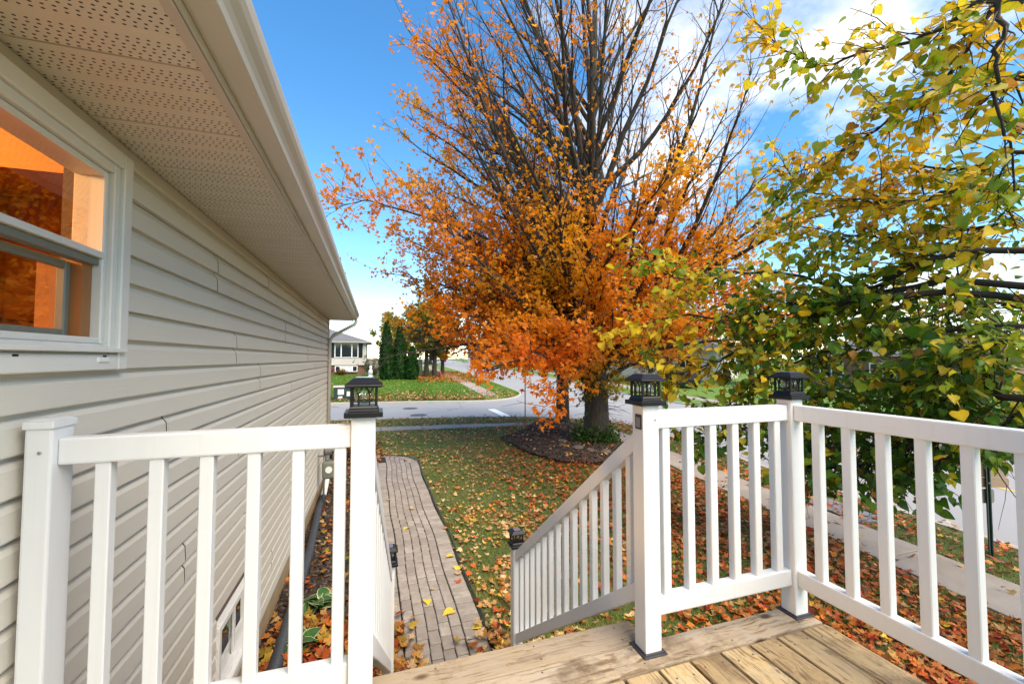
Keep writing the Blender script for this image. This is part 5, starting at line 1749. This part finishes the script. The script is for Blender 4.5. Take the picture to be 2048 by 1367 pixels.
# road sign seen from behind, right
sgx, sgy = 7.86, 3.45
sgz = gzf(sgx, sgy)
sg = thing('road_sign', 'road sign seen from behind on a green channel post beside the street', 'sign', (sgx, sgy, sgz), -R(20))
pm_ = MB(); pm_.prism([(-.028, -.014), (-.016, -.014), (-.012, .012), (.012, .012), (.016, -.014), (.028, -.014), (.028, -.010), (.019, -.010), (.015, .017), (-.015, .017), (-.019, -.010), (-.028, -.010)], 'z', -.1, 1.62)
link('post', pm_.mesh('post', M['post_green']), sg)
def rrect(w_, h_, r_):
    out = []
    for cx_, cy_2, a0 in ((w_ / 2 - r_, h_ / 2 - r_, 0), (-w_ / 2 + r_, h_ / 2 - r_, 90), (-w_ / 2 + r_, -h_ / 2 + r_, 180), (w_ / 2 - r_, -h_ / 2 + r_, 270)):
        for a in (0, 30, 60, 90):
            out.append((cx_ + r_ * math.cos(R(a0 + a)), cy_2 + r_ * math.sin(R(a0 + a))))
    return out
link('sign_plate', MB().prism(rrect(.60, .60, .045), 'y', .020, .024).mesh('sign_plate', M['sign_back']), sg, (0, 0, 1.34))
link('tab_plate', MB().prism(rrect(.60, .13, .04), 'y', .020, .024).mesh('tab_plate', M['sign_back']), sg, (0, 0, .97))
link('small_plate', MB().prism(rrect(.26, .19, .035), 'y', .020, .024).mesh('small_plate', M['sign_grey']), sg, (-.03, 0, .79))
for z in (1.2, 1.48, .97):
    link('bolt', MB().lathe([(.009, -.002), (.009, .004), (.004, .006)], 8).mesh('bolt', M['screw']), sg, (0, -.016, z), (R(90), 0, 0))
# flat concrete utility lid in the boulevard
lidx, lidy = 7.75, 5.25
ul = thing('utility_vault', 'grey flat utility vault cover set in the leafy strip beside the sidewalk', 'utility cover', (lidx, lidy, gzf(lidx, lidy)), -R(8))
link('cover', MB().box(-.28, .28, -.55, .55, -.05, .035).mesh('cover', M['pipe_grey'], .01), ul)
link('lifting_slot', MB().box(-.05, .05, .35, .39, .0352, .037).mesh('lifting_slot', M['iron']), ul)


# houses and cars across the main street, glimpsed between the leaves
def bungalow(x, y, rz, label, wallm):
    z = float(rise(y)) - .1
    b = thing('far_bungalow', label, 'house', (x, y, z), rz, 'houses across the main street')
    def lk(n, mb, mt): return link(n, mb.mesh(n, mt), b)
    lk('wall', MB().box(-6, 6, -4, 4, -.2, 2.9), wallm)
    rmb = MB(); rmb.add([(-6.5, -4.5, 2.85), (6.5, -4.5, 2.85), (6.5, 4.5, 2.85), (-6.5, 4.5, 2.85), (-3, 0, 4.8), (3, 0, 4.8)], [(0, 1, 5, 4), (1, 2, 5), (2, 3, 4, 5), (3, 0, 4), (3, 2, 1, 0)])
    lk('roof', rmb, M['shingle'])
    for xa in (-4.2, -.6, 3.4):
        fr1 = lk('window', MB().box(xa - .9, xa + .9, -4.06, -4.001, 1.0, 2.3), M['white_plastic'])
        o_ = link('pane', MB().box(xa - .8, xa - .05, -4.075, -4.061, 1.1, 2.2).mesh('pane', M['dark_window']), fr1)
        o_ = link('pane', MB().box(xa + .05, xa + .8, -4.075, -4.061, 1.1, 2.2).mesh('pane', M['dark_window']), fr1)
    lk('door', MB().box(1.0, 1.95, -4.06, -4.001, .1, 2.2), M['brown_board'])


bungalow(32, 40, R(-62), 'pale bungalow across the street behind the orange tree', M['far_siding'])
bungalow(44, 24, R(-75), 'brick bungalow across the street behind the dark green tree', M['far_brick'])
bungalow(24, 78, R(-50), 'distant pale house at the end of the street', M['far_siding'])


def car(x, y, rz, label):
    c = thing('parked_car', label, 'car', (x, y, float(rise(y)) - .1), rz)
    def lk(n, mb, mt, p=c, bev=0): return link(n, mb.mesh(n, mt, bev), p)
    prof = [(-2.2, .32), (-2.22, .75), (-1.95, .92), (-1.55, 1.0), (-1.0, 1.42), (.55, 1.45), (1.15, 1.0), (1.95, .88), (2.2, .70), (2.2, .34)]
    lk('body', MB().prism(prof, 'y', -.86, .86), M['car_black'], bev=.05)
    for s_ in (-1, 1):
        lk('side_window', MB().prism([(-1.35, 1.02), (-.92, 1.36), (.48, 1.38), (.95, 1.02)], 'y', s_ * .861, s_ * .868), M['dark_window'])
        for xw in (-1.35, 1.38):
            wl = lk('wheel', MB().tube([(xw, s_ * .70, .32), (xw, s_ * .88, .32)], .32, 18), M['tyre'])
            link('rim', MB().tube([(xw, s_ * .881, .32), (xw, s_ * .889, .32)], .19, 12).mesh('rim', M['pipe_grey']), wl)
        lk('tail_lamp', MB().box(-2.235, -2.19, s_ * .6 - .18, s_ * .6 + .18, .72, .84), M['red_lamp'])
        lk('headlight', MB().box(2.16, 2.21, s_ * .6 - .18, s_ * .6 + .18, .62, .74), M['white_plastic'])


car(25.5, 30.5, R(70), 'black car parked across the main street, seen past the corner post')

# ================================================================== PLANTS NEAR THE HOUSE
M['hosta_green'] = None
t = NT('hosta_leaf')
at_ = t.n('ShaderNodeAttribute', attribute_name='Col').outputs['Color']
b_ = t.bsdf(at_, 0.4)
M['hosta_green'] = t.m


def hosta(x, y, n, size, label, seed):
    r_ = random.Random(seed)
    z = gzf(x, y) + .02
    h_ = thing('hosta', label, 'plant', (x, y, z), 0, 'hostas by the house wall')
    # one leaf: green blade with a cream margin
    prof = [(0, 0), (.16, .12), (.30, .32), (.33, .52), (.25, .75), (.10, .93), (0, 1.02)]
    V, F, C = [], [], []
    G, Wc = (.035, .11, .02), (.55, .55, .30)
    for sgn in (1, -1):
        for i in range(len(prof)):
            xo, yo = prof[i]
            zz = .28 * math.sin(yo * 2.6) - .5 * yo * yo
            V += [(0, yo, zz - .02), (sgn * xo * .78, yo, zz + .06 * xo), (sgn * xo, yo, zz + .02)]
            C += [G, G, Wc]
    k = len(prof) * 3
    for s_ in (0, 1):
        for i in range(len(prof) - 1):
            a = s_ * k + i * 3
            F += [(a, a + 1, a + 4, a + 3), (a + 1, a + 2, a + 5, a + 4)]
    me = bpy.data.meshes.new('leaf'); me.from_pydata(V, [], F)
    at = me.attributes.new('Col', 'FLOAT_COLOR', 'POINT')
    at.data.foreach_set('color', np.array([c + (1,) for c in C], np.float32).ravel())
    me.materials.append(M['hosta_green']); me.shade_smooth()
    for i in range(n):
        a = i * 2.4 + r_.uniform(-.3, .3)
        el = r_.uniform(.15, .9)
        o_ = link('leaf', me, h_, (.05 * math.cos(a), .05 * math.sin(a), .03), (el, r_.uniform(-.3, .3), a))
        s_ = size * r_.uniform(.75, 1.15)
        o_.scale = (s_, s_, s_)


hosta(-0.5, 4.75, 24, .18, 'variegated hosta with cream edged leaves in front of the drain pipe', 3)
hosta(-0.6, 4.15, 18, .18, 'drooping hosta half covering the corrugated drain pipe', 4)


def blades(x, y, n, L, label, name, cols, seed, w_=.035, lean=.6):
    r_ = np.random.default_rng(seed)
    z = gzf(x, y)
    tv = [(-.5, 0, 0), (.5, 0, 0), (-.4, .4, .06), (.4, .4, .06), (-.22, .78, .0), (.22, .78, .0), (0, 1, -.12)]
    tf = [(0, 1, 3, 2), (2, 3, 5, 4), (4, 5, 6)]
    a = r_.uniform(0, 6.28, n)
    up = np.stack([np.cos(a) * lean * r_.uniform(.2, 1, n), np.sin(a) * lean * r_.uniform(.2, 1, n), np.ones(n)], 1)
    nr = np.stack([np.cos(a), np.sin(a), np.full(n, -.3)], 1) * -1
    sc = np.stack([np.full(n, w_), r_.uniform(.6, 1.1, n) * L, r_.uniform(.6, 1.1, n) * L], 1)
    pos = np.stack([np.cos(a) * .05, np.sin(a) * .05, np.zeros(n)], 1) * r_.random((n, 1))
    col = np.array(cols)[r_.integers(0, len(cols), n)] * r_.uniform(.7, 1.3, (n, 1))
    t_ = thing(name, label, 'plant', (x, y, z))
    link('leaves', scatter_mesh('leaves', tv, tf, pos, frames(nr, up), sc, col, M['leaf']), t_)


blades(0.03, 4.15, 34, .34, 'strap leaved green clump at the near left edge of the brick path', 'daylily', [(.04, .10, .02), (.07, .13, .02), (.16, .14, .03)], 9)
blades(-0.25, 5.6, 16, .24, 'thin yellowing sprout in the mulch between wall and path', 'sprout', [(.25, .2, .04), (.12, .16, .03)], 10, .02)
blades(-0.2, 6.6, 14, .2, 'small green seedling in the mulch farther along the wall', 'sprout', [(.10, .16, .03), (.2, .2, .04)], 12, .02)
blades(-1.5, 31.5, 60, .95, 'tuft of pale straw coloured ornamental grass on the far lawn', 'ornamental_grass', [(.5, .3, .12), (.42, .26, .1)], 11, .05, .5)


def bush(x, y, rad, h, n, cols, label, name, seed, ls=.06, twigs=26, zoff=0.0):
    r_ = np.random.default_rng(seed); random.seed(seed)
    z = gzf(x, y) + zoff
    t_ = thing(name, label, 'shrub', (x, y, z))
    tb2 = Tubes()
    P = []
    for i in range(twigs):
        a = random.uniform(0, 6.28)
        d = Vector((math.cos(a) * .7, math.sin(a) * .7, random.uniform(.5, 1.3)))
        pp = wobble_path(Vector((x, y, z)), d, h * random.uniform(.7, 1.15), 5, up=.02, wob=.12)
        tb2.add(pp, .008, .003, 4)
        P += [tuple(q - Vector((x, y, z))) for q in pp[1:]]
    link('stems', tb2.mesh('stems', M['twig'], (x, y, z)), t_)
    P = np.array(P)
    pos = P[r_.integers(0, len(P), n)] + r_.normal(0, rad * .13, (n, 3))
    col = np.array(cols)[r_.integers(0, len(cols), n)] * r_.uniform(.6, 1.4, (n, 1))
    o_ = link('foliage', scatter_mesh('foliage', OVAL_V, OVAL_F, pos, frames(r_.normal(0, 1, (n, 3)) + np.array([[0, 0, .6]]), r_.normal(0, 1, (n, 3))), r_.uniform(.6, 1.3, n) * ls, col, M['leaf']), t_)
    o_['kind'] = 'stuff'


bush(-0.75, 10.9, .5, .85, 900, [(.09, .02, .02), (.14, .035, .025), (.05, .015, .015)], 'burgundy leaved shrub at the far corner of the house', 'burgundy_shrub', 71, .07)
bush(-4.6, 46.0, .6, .8, 900, [(.25, .02, .05), (.32, .05, .06), (.08, .08, .02)], 'red flowering shrub under the far house window', 'flowering_shrub', 72, .14)
bush(-3.2, 46.0, .5, .6, 700, [(.2, .12, .03), (.1, .08, .02), (.3, .15, .04)], 'low brown shrub along the brick base of the far house', 'flowering_shrub', 73, .14)
bush(-0.2, 45.2, .5, 2.1, 900, [(.06, .09, .02), (.1, .12, .03)], 'green bush peeking over the grey fence', 'garden_shrub', 74, .16)

# ================================================================== GRASS AND FALLEN LEAVES
def in_lawn(X, Y):
    ok = (X < XL + gcurve(Y) - .2) & (Y < ycross(X) - .2)
    ok &= ~((X > SWL + gcurve(Y) - .02) & (X < SWR + gcurve(Y) + .02) & (Y < 14.2))
    ok &= ~((X > PX0 - .05) & (X < PX1 + .05) & (Y > 2) & (Y < 11.4))
    ok &= ~((np.abs(Y - (16.07 - .1 * X)) < .45) & (X < 5.2))
    ok &= ~pip(house_bed_poly, X, Y) & ~pip(tree_bed_poly, X, Y)
    ok &= ~((X < 2.0) & (Y < 1.75)) & ~((X < -.9) & (Y < 9.6)) & ~((X > 0) & (X < 1.1) & (Y < 3.25))
    return ok


NG = 420000
d_ = 1.8 + 16.5 * rng.random(NG) ** 1.25
th = rng.uniform(R(-42), R(54), NG) + YAW
X = np.sin(th) * d_; Y = np.cos(th) * d_
ok = in_lawn(X, Y)
X, Y = X[ok], Y[ok]
n = len(X)
patch = vnoise(np.stack([X * 1.1, Y * 1.1, X * 0], 1), 1)
patch2 = vnoise(np.stack([X * 4, Y * 4, X * 0], 1), 2)
kp = rng.random(n) < .35 + .65 * patch2
X, Y, patch = X[kp], Y[kp], patch[kp]
n = len(X)
dist_ = np.hypot(X, Y)
tv = [(-.5, 0, 0), (.5, 0, 0), (.06, 1, .25)]
ang = rng.uniform(0, 6.28, n)
up = np.stack([np.cos(ang) * .75, np.sin(ang) * .75, np.ones(n)], 1); nr = np.stack([np.cos(ang), np.sin(ang), np.full(n, -.5)], 1) + rng.normal(0, .3, (n, 3))
hL = rng.uniform(.025, .06, n) * (1 + .4 * patch)
sc = np.stack([.004 + .0009 * dist_, hL, hL], 1)
g1 = np.array([[.12, .21, .026]]); g2 = np.array([[.32, .28, .06]])
w_ = np.clip((patch - .35) * 1.8 + rng.normal(0, .25, n), 0, 1)[:, None]
col = (g1 * (1 - w_) + g2 * w_) * rng.uniform(.6, 1.35, (n, 1))
o = link('grass', scatter_mesh('grass', tv, [(0, 1, 2)], np.stack([X, Y, gz(X, Y) - .004], 1), frames(nr, up), sc, col, M['grass_blade']))
tag(o, 'short green and browning grass of the near lawn', 'grass', kind='stuff')
# far lawns
NF = 90000
X = rng.uniform(-8, 10, NF); Y = 25.8 + 26 * rng.random(NF) ** 1.4
ok = pip(far_poly, X, Y) & ~((X > kerbx(35) - 3.3) & (X < kerbx(35) - 2.0)) & ~((X < FX1 + .3) & (Y > 46.2))
X, Y = X[ok], Y[ok]; n = len(X)
ang = rng.uniform(0, 6.28, n)
up = np.stack([np.cos(ang) * .6, np.sin(ang) * .6, np.ones(n)], 1); nr = np.stack([np.cos(ang), np.sin(ang), np.full(n, -.5)], 1)
hL = rng.uniform(.05, .11, n)
col = np.array([[.09, .21, .015]]) * rng.uniform(.6, 1.4, (n, 1))
o = link('grass', scatter_mesh('grass', tv, [(0, 1, 2)], np.stack([X, Y, gz(X, Y) - .01], 1), frames(nr, up), np.stack([np.full(n, .045), hL, hL], 1), col, M['grass_blade']))
tag(o, 'bright green grass of the lawn across the side street', 'grass', kind='stuff')

# litter palette
TAN = [(.58, .38, .16), (.66, .47, .22), (.50, .28, .11), (.62, .27, .06), (.60, .40, .22), (.58, .30, .12)]
REDS = [(.58, .10, .02), (.66, .20, .03), (.40, .06, .02), (.60, .22, .05), (.34, .13, .05), (.55, .30, .10)]


def litter_points(n, region):
    if region == 'lawn':
        d_ = 2.2 + 16.5 * rng.random(n) ** 1.05
        th = rng.uniform(R(-40), R(54), n) + YAW
        X = np.sin(th) * d_; Y = np.cos(th) * d_
        ok = in_lawn(X, Y)
        X, Y = X[ok], Y[ok]
        cl = vnoise(np.stack([X * .8, Y * .8, X * 0], 1), 12) * .6 + vnoise(np.stack([X * 2.6, Y * 2.6, X * 0], 1), 13) * .5
        kp = rng.random(len(X)) < np.clip((cl - .2) * 1.9, .12, 1)
        return X[kp], Y[kp]


def litter_cols(X, Y):
    n = len(X)
    wr = np.clip((X - 1.6 - .10 * Y) / 1.6, 0, 1) * .75 + .22
    red = rng.random(n) < wr
    a = np.array(TAN)[rng.integers(0, len(TAN), n)]; b = np.array(REDS)[rng.integers(0, len(REDS), n)]
    yl = rng.random(n) < .05
    c = np.where(red[:, None], b, a)
    c[yl] = (.70, .50, .06)
    return c * rng.uniform(.55, 1.15, (n, 1))


X, Y = litter_points(44000, 'lawn')
NLt = len(X)
Z = gz(X, Y) + rng.uniform(.012, .05, NLt)
nr = np.stack([rng.normal(0, .32, NLt), rng.normal(0, .32, NLt), np.ones(NLt)], 1)
up = np.stack([rng.normal(0, 1, NLt), rng.normal(0, 1, NLt), rng.normal(0, .25, NLt)], 1)
fr2 = frames(nr, up)
szl = np.clip(.060 * np.exp(rng.normal(0, .3, NLt)), .04, .14)
cl_l = litter_cols(X, Y)
app = np.hypot(X, Y) / szl
vis = (np.abs(np.arctan2(X, Y) - YAW) < R(50)) & ~((Y < 3.1) & (X < 1.3))
order = np.argsort(np.where(vis, app, 1e9))
near, rest = order[:300], order[300:]
variants = {}
for q in near:
    c = cl_l[q]
    # nearest named colour
    if c[0] > .45 and c[1] / c[0] > .6: key = 'yellow'
    elif c[1] / c[0] > .45: key = 'tan'
    elif c[1] / c[0] > .27: key = 'orange'
    else: key = 'red'
    sh = random.randrange(3); br = 0 if c.sum() < .7 else 1
    if (key, sh, br) not in variants:
        v_, f_ = maple_leaf((.35, -.25, .7)[sh])
        base_c = {'yellow': (.66, .46, .07), 'tan': (.55, .33, .11), 'orange': (.58, .20, .04), 'red': (.46, .075, .02)}[key]
        variants[(key, sh, br)] = scatter_mesh('fallen_leaf', v_, f_, np.zeros((1, 3)), np.eye(3)[None], np.ones(1), np.array([base_c]) * (.62 if br == 0 else .95), M['litter'])
    o = bpy.data.objects.new('fallen_leaf', variants[(key, sh, br)]); COL.objects.link(o)
    mt = Matrix([list(fr2[q][r_]) for r_ in range(3)]).to_4x4()
    o.matrix_world = Matrix.Translation(Vector((X[q], Y[q], Z[q]))) @ mt @ Matrix.Scale(float(szl[q]), 4)
    where = 'on the lawn between the path and the stairs' if X[q] < 2.6 else ('on the lawn below the front railing' if X[q] < 5.9 else 'on the grass strip beside the street')
    tag(o, 'fallen %s maple leaf lying %s' % (key, where), 'leaf', 'single %s leaves %s' % (key, where))
v_, f_ = maple_leaf(.4)
o = link('leaf_litter', scatter_mesh('leaf_litter', v_, f_, np.stack([X, Y, Z], 1)[rest], fr2[rest], np.stack([szl * rng.uniform(.75, 1.1, NLt), szl, szl * rng.uniform(-.8, 2.2, NLt)], 1)[rest], cl_l[rest], M['litter']))
tag(o, 'tan, orange and red leaves strewn over the near lawn', 'leaves', kind='stuff')


def litter_patch(label, X, Y, zoff, smin, smax, cols, tmpl='full'):
    n = len(X)
    nr = np.stack([rng.normal(0, .4, n), rng.normal(0, .4, n), np.ones(n)], 1)
    up = np.stack([rng.normal(0, 1, n), rng.normal(0, 1, n), rng.normal(0, .25, n)], 1)
    c = np.array(cols)[rng.integers(0, len(cols), n)] * rng.uniform(.35, 1.1, (n, 1))
    v_, f_ = maple_leaf(.4) if tmpl == 'full' else (MAPLE_SIMPLE_V, MAPLE_SIMPLE_F)
    o_ = link('leaf_litter', scatter_mesh('leaf_litter', v_, f_, np.stack([X, Y, gz(X, Y) + zoff + rng.uniform(0, .05, n)], 1), frames(nr, up), np.stack([(q_ := rng.uniform(smin, smax, n)) * rng.uniform(.75, 1.1, n), q_, q_ * rng.uniform(-.8, 2.0, n)], 1), c, M['litter'], [(.85,) * 3] + [(1.0, .97, .95)] * (len(v_) - 1)))
    tag(o_, label, 'leaves', kind='stuff')


RO = [(.62, .13, .02), (.60, .20, .03), (.45, .07, .02), (.60, .30, .06), (.50, .33, .05)]
n = 15000
X = rng.uniform(1.2, 6.6, n); Y = 1.7 + 9.5 * rng.random(n) ** 1.3
ok = in_lawn(X, Y) & (rng.random(n) < np.clip((X - 1.0 - .12 * Y) / 2.2, 0, 1) * (.25 + .9 * vnoise(np.stack([X * 1.3, Y * 1.3, X * 0], 1), 21)))
litter_patch('thick carpet of red and orange leaves below the front railing', X[ok], Y[ok], .015, .05, .10, [(.62, .13, .02), (.66, .22, .03), (.48, .07, .02), (.55, .30, .08), (.60, .17, .03), (.42, .16, .05)])
# bed by the house: thick drift close to the deck, thinner farther on
n = 1500
Y = 2.1 + 2.4 * rng.random(n) ** 1.2; X = rng.uniform(-.88, .10, n)
litter_patch('drift of red and orange leaves in the bed below the deck', X, Y, .05, .06, .12, RO)
n = 420
Y = rng.uniform(4.3, 10.6, n); X = rng.uniform(-.9, .08, n)
litter_patch('scattered leaves in the mulch along the house wall', X, Y, .05, .05, .10, RO + TAN[:2])
n = 420
litter_patch('orange leaves blown over the near left end of the brick path', PX0 + .30 * np.abs(rng.normal(0, .5, n)), 3.1 + np.abs(rng.normal(0, .45, n)), .035, .07, .12, RO + TAN)
n = 260
litter_patch('orange leaves gathered at the near right end of the brick path', 1.03 - .22 * np.abs(rng.normal(0, .7, n)) + .18, 3.15 + np.abs(rng.normal(0, .30, n)), .04, .07, .12, RO + TAN)
n = 340
a = rng.uniform(0, 6.28, n); rr = np.sqrt(rng.random(n))
litter_patch('leaves scattered over the mulch round the big tree', 5.6 + 1.6 * rr * np.cos(a), 11.8 + 3.2 * rr * np.sin(a), .10, .06, .11, RO + TAN)
n = 260
Y = rng.uniform(0, 13, n); X = SWL + gcurve(Y) + rng.uniform(.05, .92, n)
kp = rng.random(n) < .3 + .5 * (np.abs(X - SWL - gcurve(Y) - .48) > .32)
litter_patch('leaves lying on the main sidewalk', X[kp], Y[kp], .035, .06, .1, TAN + REDS)
n = 900
Y = rng.uniform(1, 16, n); X = kerbx(0) + gcurve(Y) - 1.35 * rng.random(n)
litter_patch('leaves on the grass strip between sidewalk and street', X, Y, .02, .06, .11, REDS + TAN)
n = 500
X = rng.uniform(-3, 6, n); Y = ycross(X) - 2.6 * rng.random(n)
litter_patch('pale leaves on the grass along the side street', X, Y, .03, .08, .14, TAN + RO[:2], 'simple')
n = 700
X = rng.uniform(-1.6, .2, n); Y = rng.uniform(10.8, 13.4, n)
litter_patch('orange leaves piled beyond the corner of the house', X, Y, .04, .07, .12, RO + TAN)
n = 5200
X = rng.uniform(-7, 9.5, n); Y = 25.9 + 14 * rng.random(n) ** 1.8
ok = pip(far_poly, X, Y) & (rng.random(n) < np.clip(1.25 - np.abs(Y - 27.2 - .9 * np.sin(X)) / 3.0, .12, 1))
litter_patch('yellow and orange leaves along the front of the far lawn', X[ok], Y[ok], .06, .10, .20, TAN + RO[:2], 'simple')
n = 2600
X = rng.uniform(3.6, 9.8, n); Y = rng.uniform(36, 52, n)
ok = pip(far_poly, X, Y)
litter_patch('rust red leaves under the olive tree on the far lawn', X[ok], Y[ok], .06, .12, .24, RO, 'simple')
n = 420
t_ = rng.integers(0, len(near_kerb_line) - 1, n); f_ = rng.random(n)
A = np.array(near_kerb_line)
pp = A[t_] * (1 - f_[:, None]) + A[t_ + 1] * f_[:, None]
okk = (pp[:, 1] > -2) & (pp[:, 0] > -6)
pp = pp[okk] + np.abs(rng.normal(0, .25, (okk.sum(), 2))) + .15
XX, YY = pp[:, 0], pp[:, 1]
n = len(XX)
o_ = link('leaf_litter', scatter_mesh('leaf_litter', MAPLE_SIMPLE_V, MAPLE_SIMPLE_F, np.stack([XX, YY, rz_(XX, YY) + .02], 1), frames(np.stack([rng.normal(0, .3, n), rng.normal(0, .3, n), np.ones(n)], 1), rng.normal(0, 1, (n, 3))), rng.uniform(.07, .11, n), np.array(TAN)[rng.integers(0, 5, n)], M['litter']))
tag(o_, 'leaves gathered in the gutter of the street', 'leaves', kind='stuff')
# single leaves on the brick path
spots = [(.50, 6.55, 'yellow', 'yellow leaf near the middle of the brick path, farthest of the yellow ones'), (.55, 4.55, 'yellow', 'yellow leaf lying left of centre on the near part of the brick path'),
         (.78, 4.28, 'yellow', 'large yellow leaf on the brick path close to the stair foot'), (.98, 5.15, 'yellow', 'yellow leaf on the right border of the brick path, second from the stairs'),
         (.98, 5.45, 'yellow', 'small yellow leaf on the right border of the brick path, farther one'), (.94, 4.95, 'tan', 'curled tan maple leaf on the right border of the brick path'),
         (.96, 4.78, 'red', 'orange red maple leaf on the right border of the brick path'), (.63, 4.72, 'tan', 'tiny pale leaf fragment in the middle of the brick path'),
         (.98, 3.95, 'yellow', 'yellow leaf at the right edge of the path beside the edging'), (.62, 7.3, 'tan', 'pale tan leaf on the far half of the brick path'),
         (.85, 3.55, 'yellow', 'broad yellow leaf at the very foot of the stairs'), (.25, 7.9, 'tan', 'tan leaf on the left border of the brick path near its far end')]
for i, (x, y, key, lab) in enumerate(spots):
    v_, f_ = (HV, HF) if key == 'yellow' else maple_leaf(.45)
    base_c = {'yellow': (.72, .52, .07), 'tan': (.58, .38, .16), 'red': (.52, .11, .03)}[key]
    me = scatter_mesh('fallen_leaf', v_, f_, np.zeros((1, 3)), np.eye(3)[None], np.ones(1), np.array([base_c]), M['litter'])
    o = link('fallen_leaf', me, None, (x, y, .036), (random.uniform(-.15, .15), random.uniform(-.15, .15), random.uniform(0, 6.28)))
    s_ = .05 if 'tiny' in lab else (.115 if 'large' in lab or 'broad' in lab else .09)
    o.scale = (s_, s_, s_)
    tag(o, lab, 'leaf', 'single leaves on the brick path')
# leaves caught along the gutter edge
for i, (y, s_) in enumerate([(3.2, .06), (4.4, .07), (5.1, .05)]):
    v_, f_ = maple_leaf(.6)
    me = scatter_mesh('fallen_leaf', v_, f_, np.zeros((1, 3)), np.eye(3)[None], np.ones(1), np.array([(.55, .25, .06)]), M['litter'])
    o = link('fallen_leaf', me, None, (gx + .092, y, gz0 + .128), (.9, .3, 1.2 + i)); o.scale = (s_, s_, s_)
    tag(o, ['dry leaf caught on the gutter rim, nearest the deck', 'dry leaf caught on the gutter rim, middle one of three', 'dry leaf caught on the gutter rim, farthest along'][i], 'leaf', 'leaves caught in the gutter')
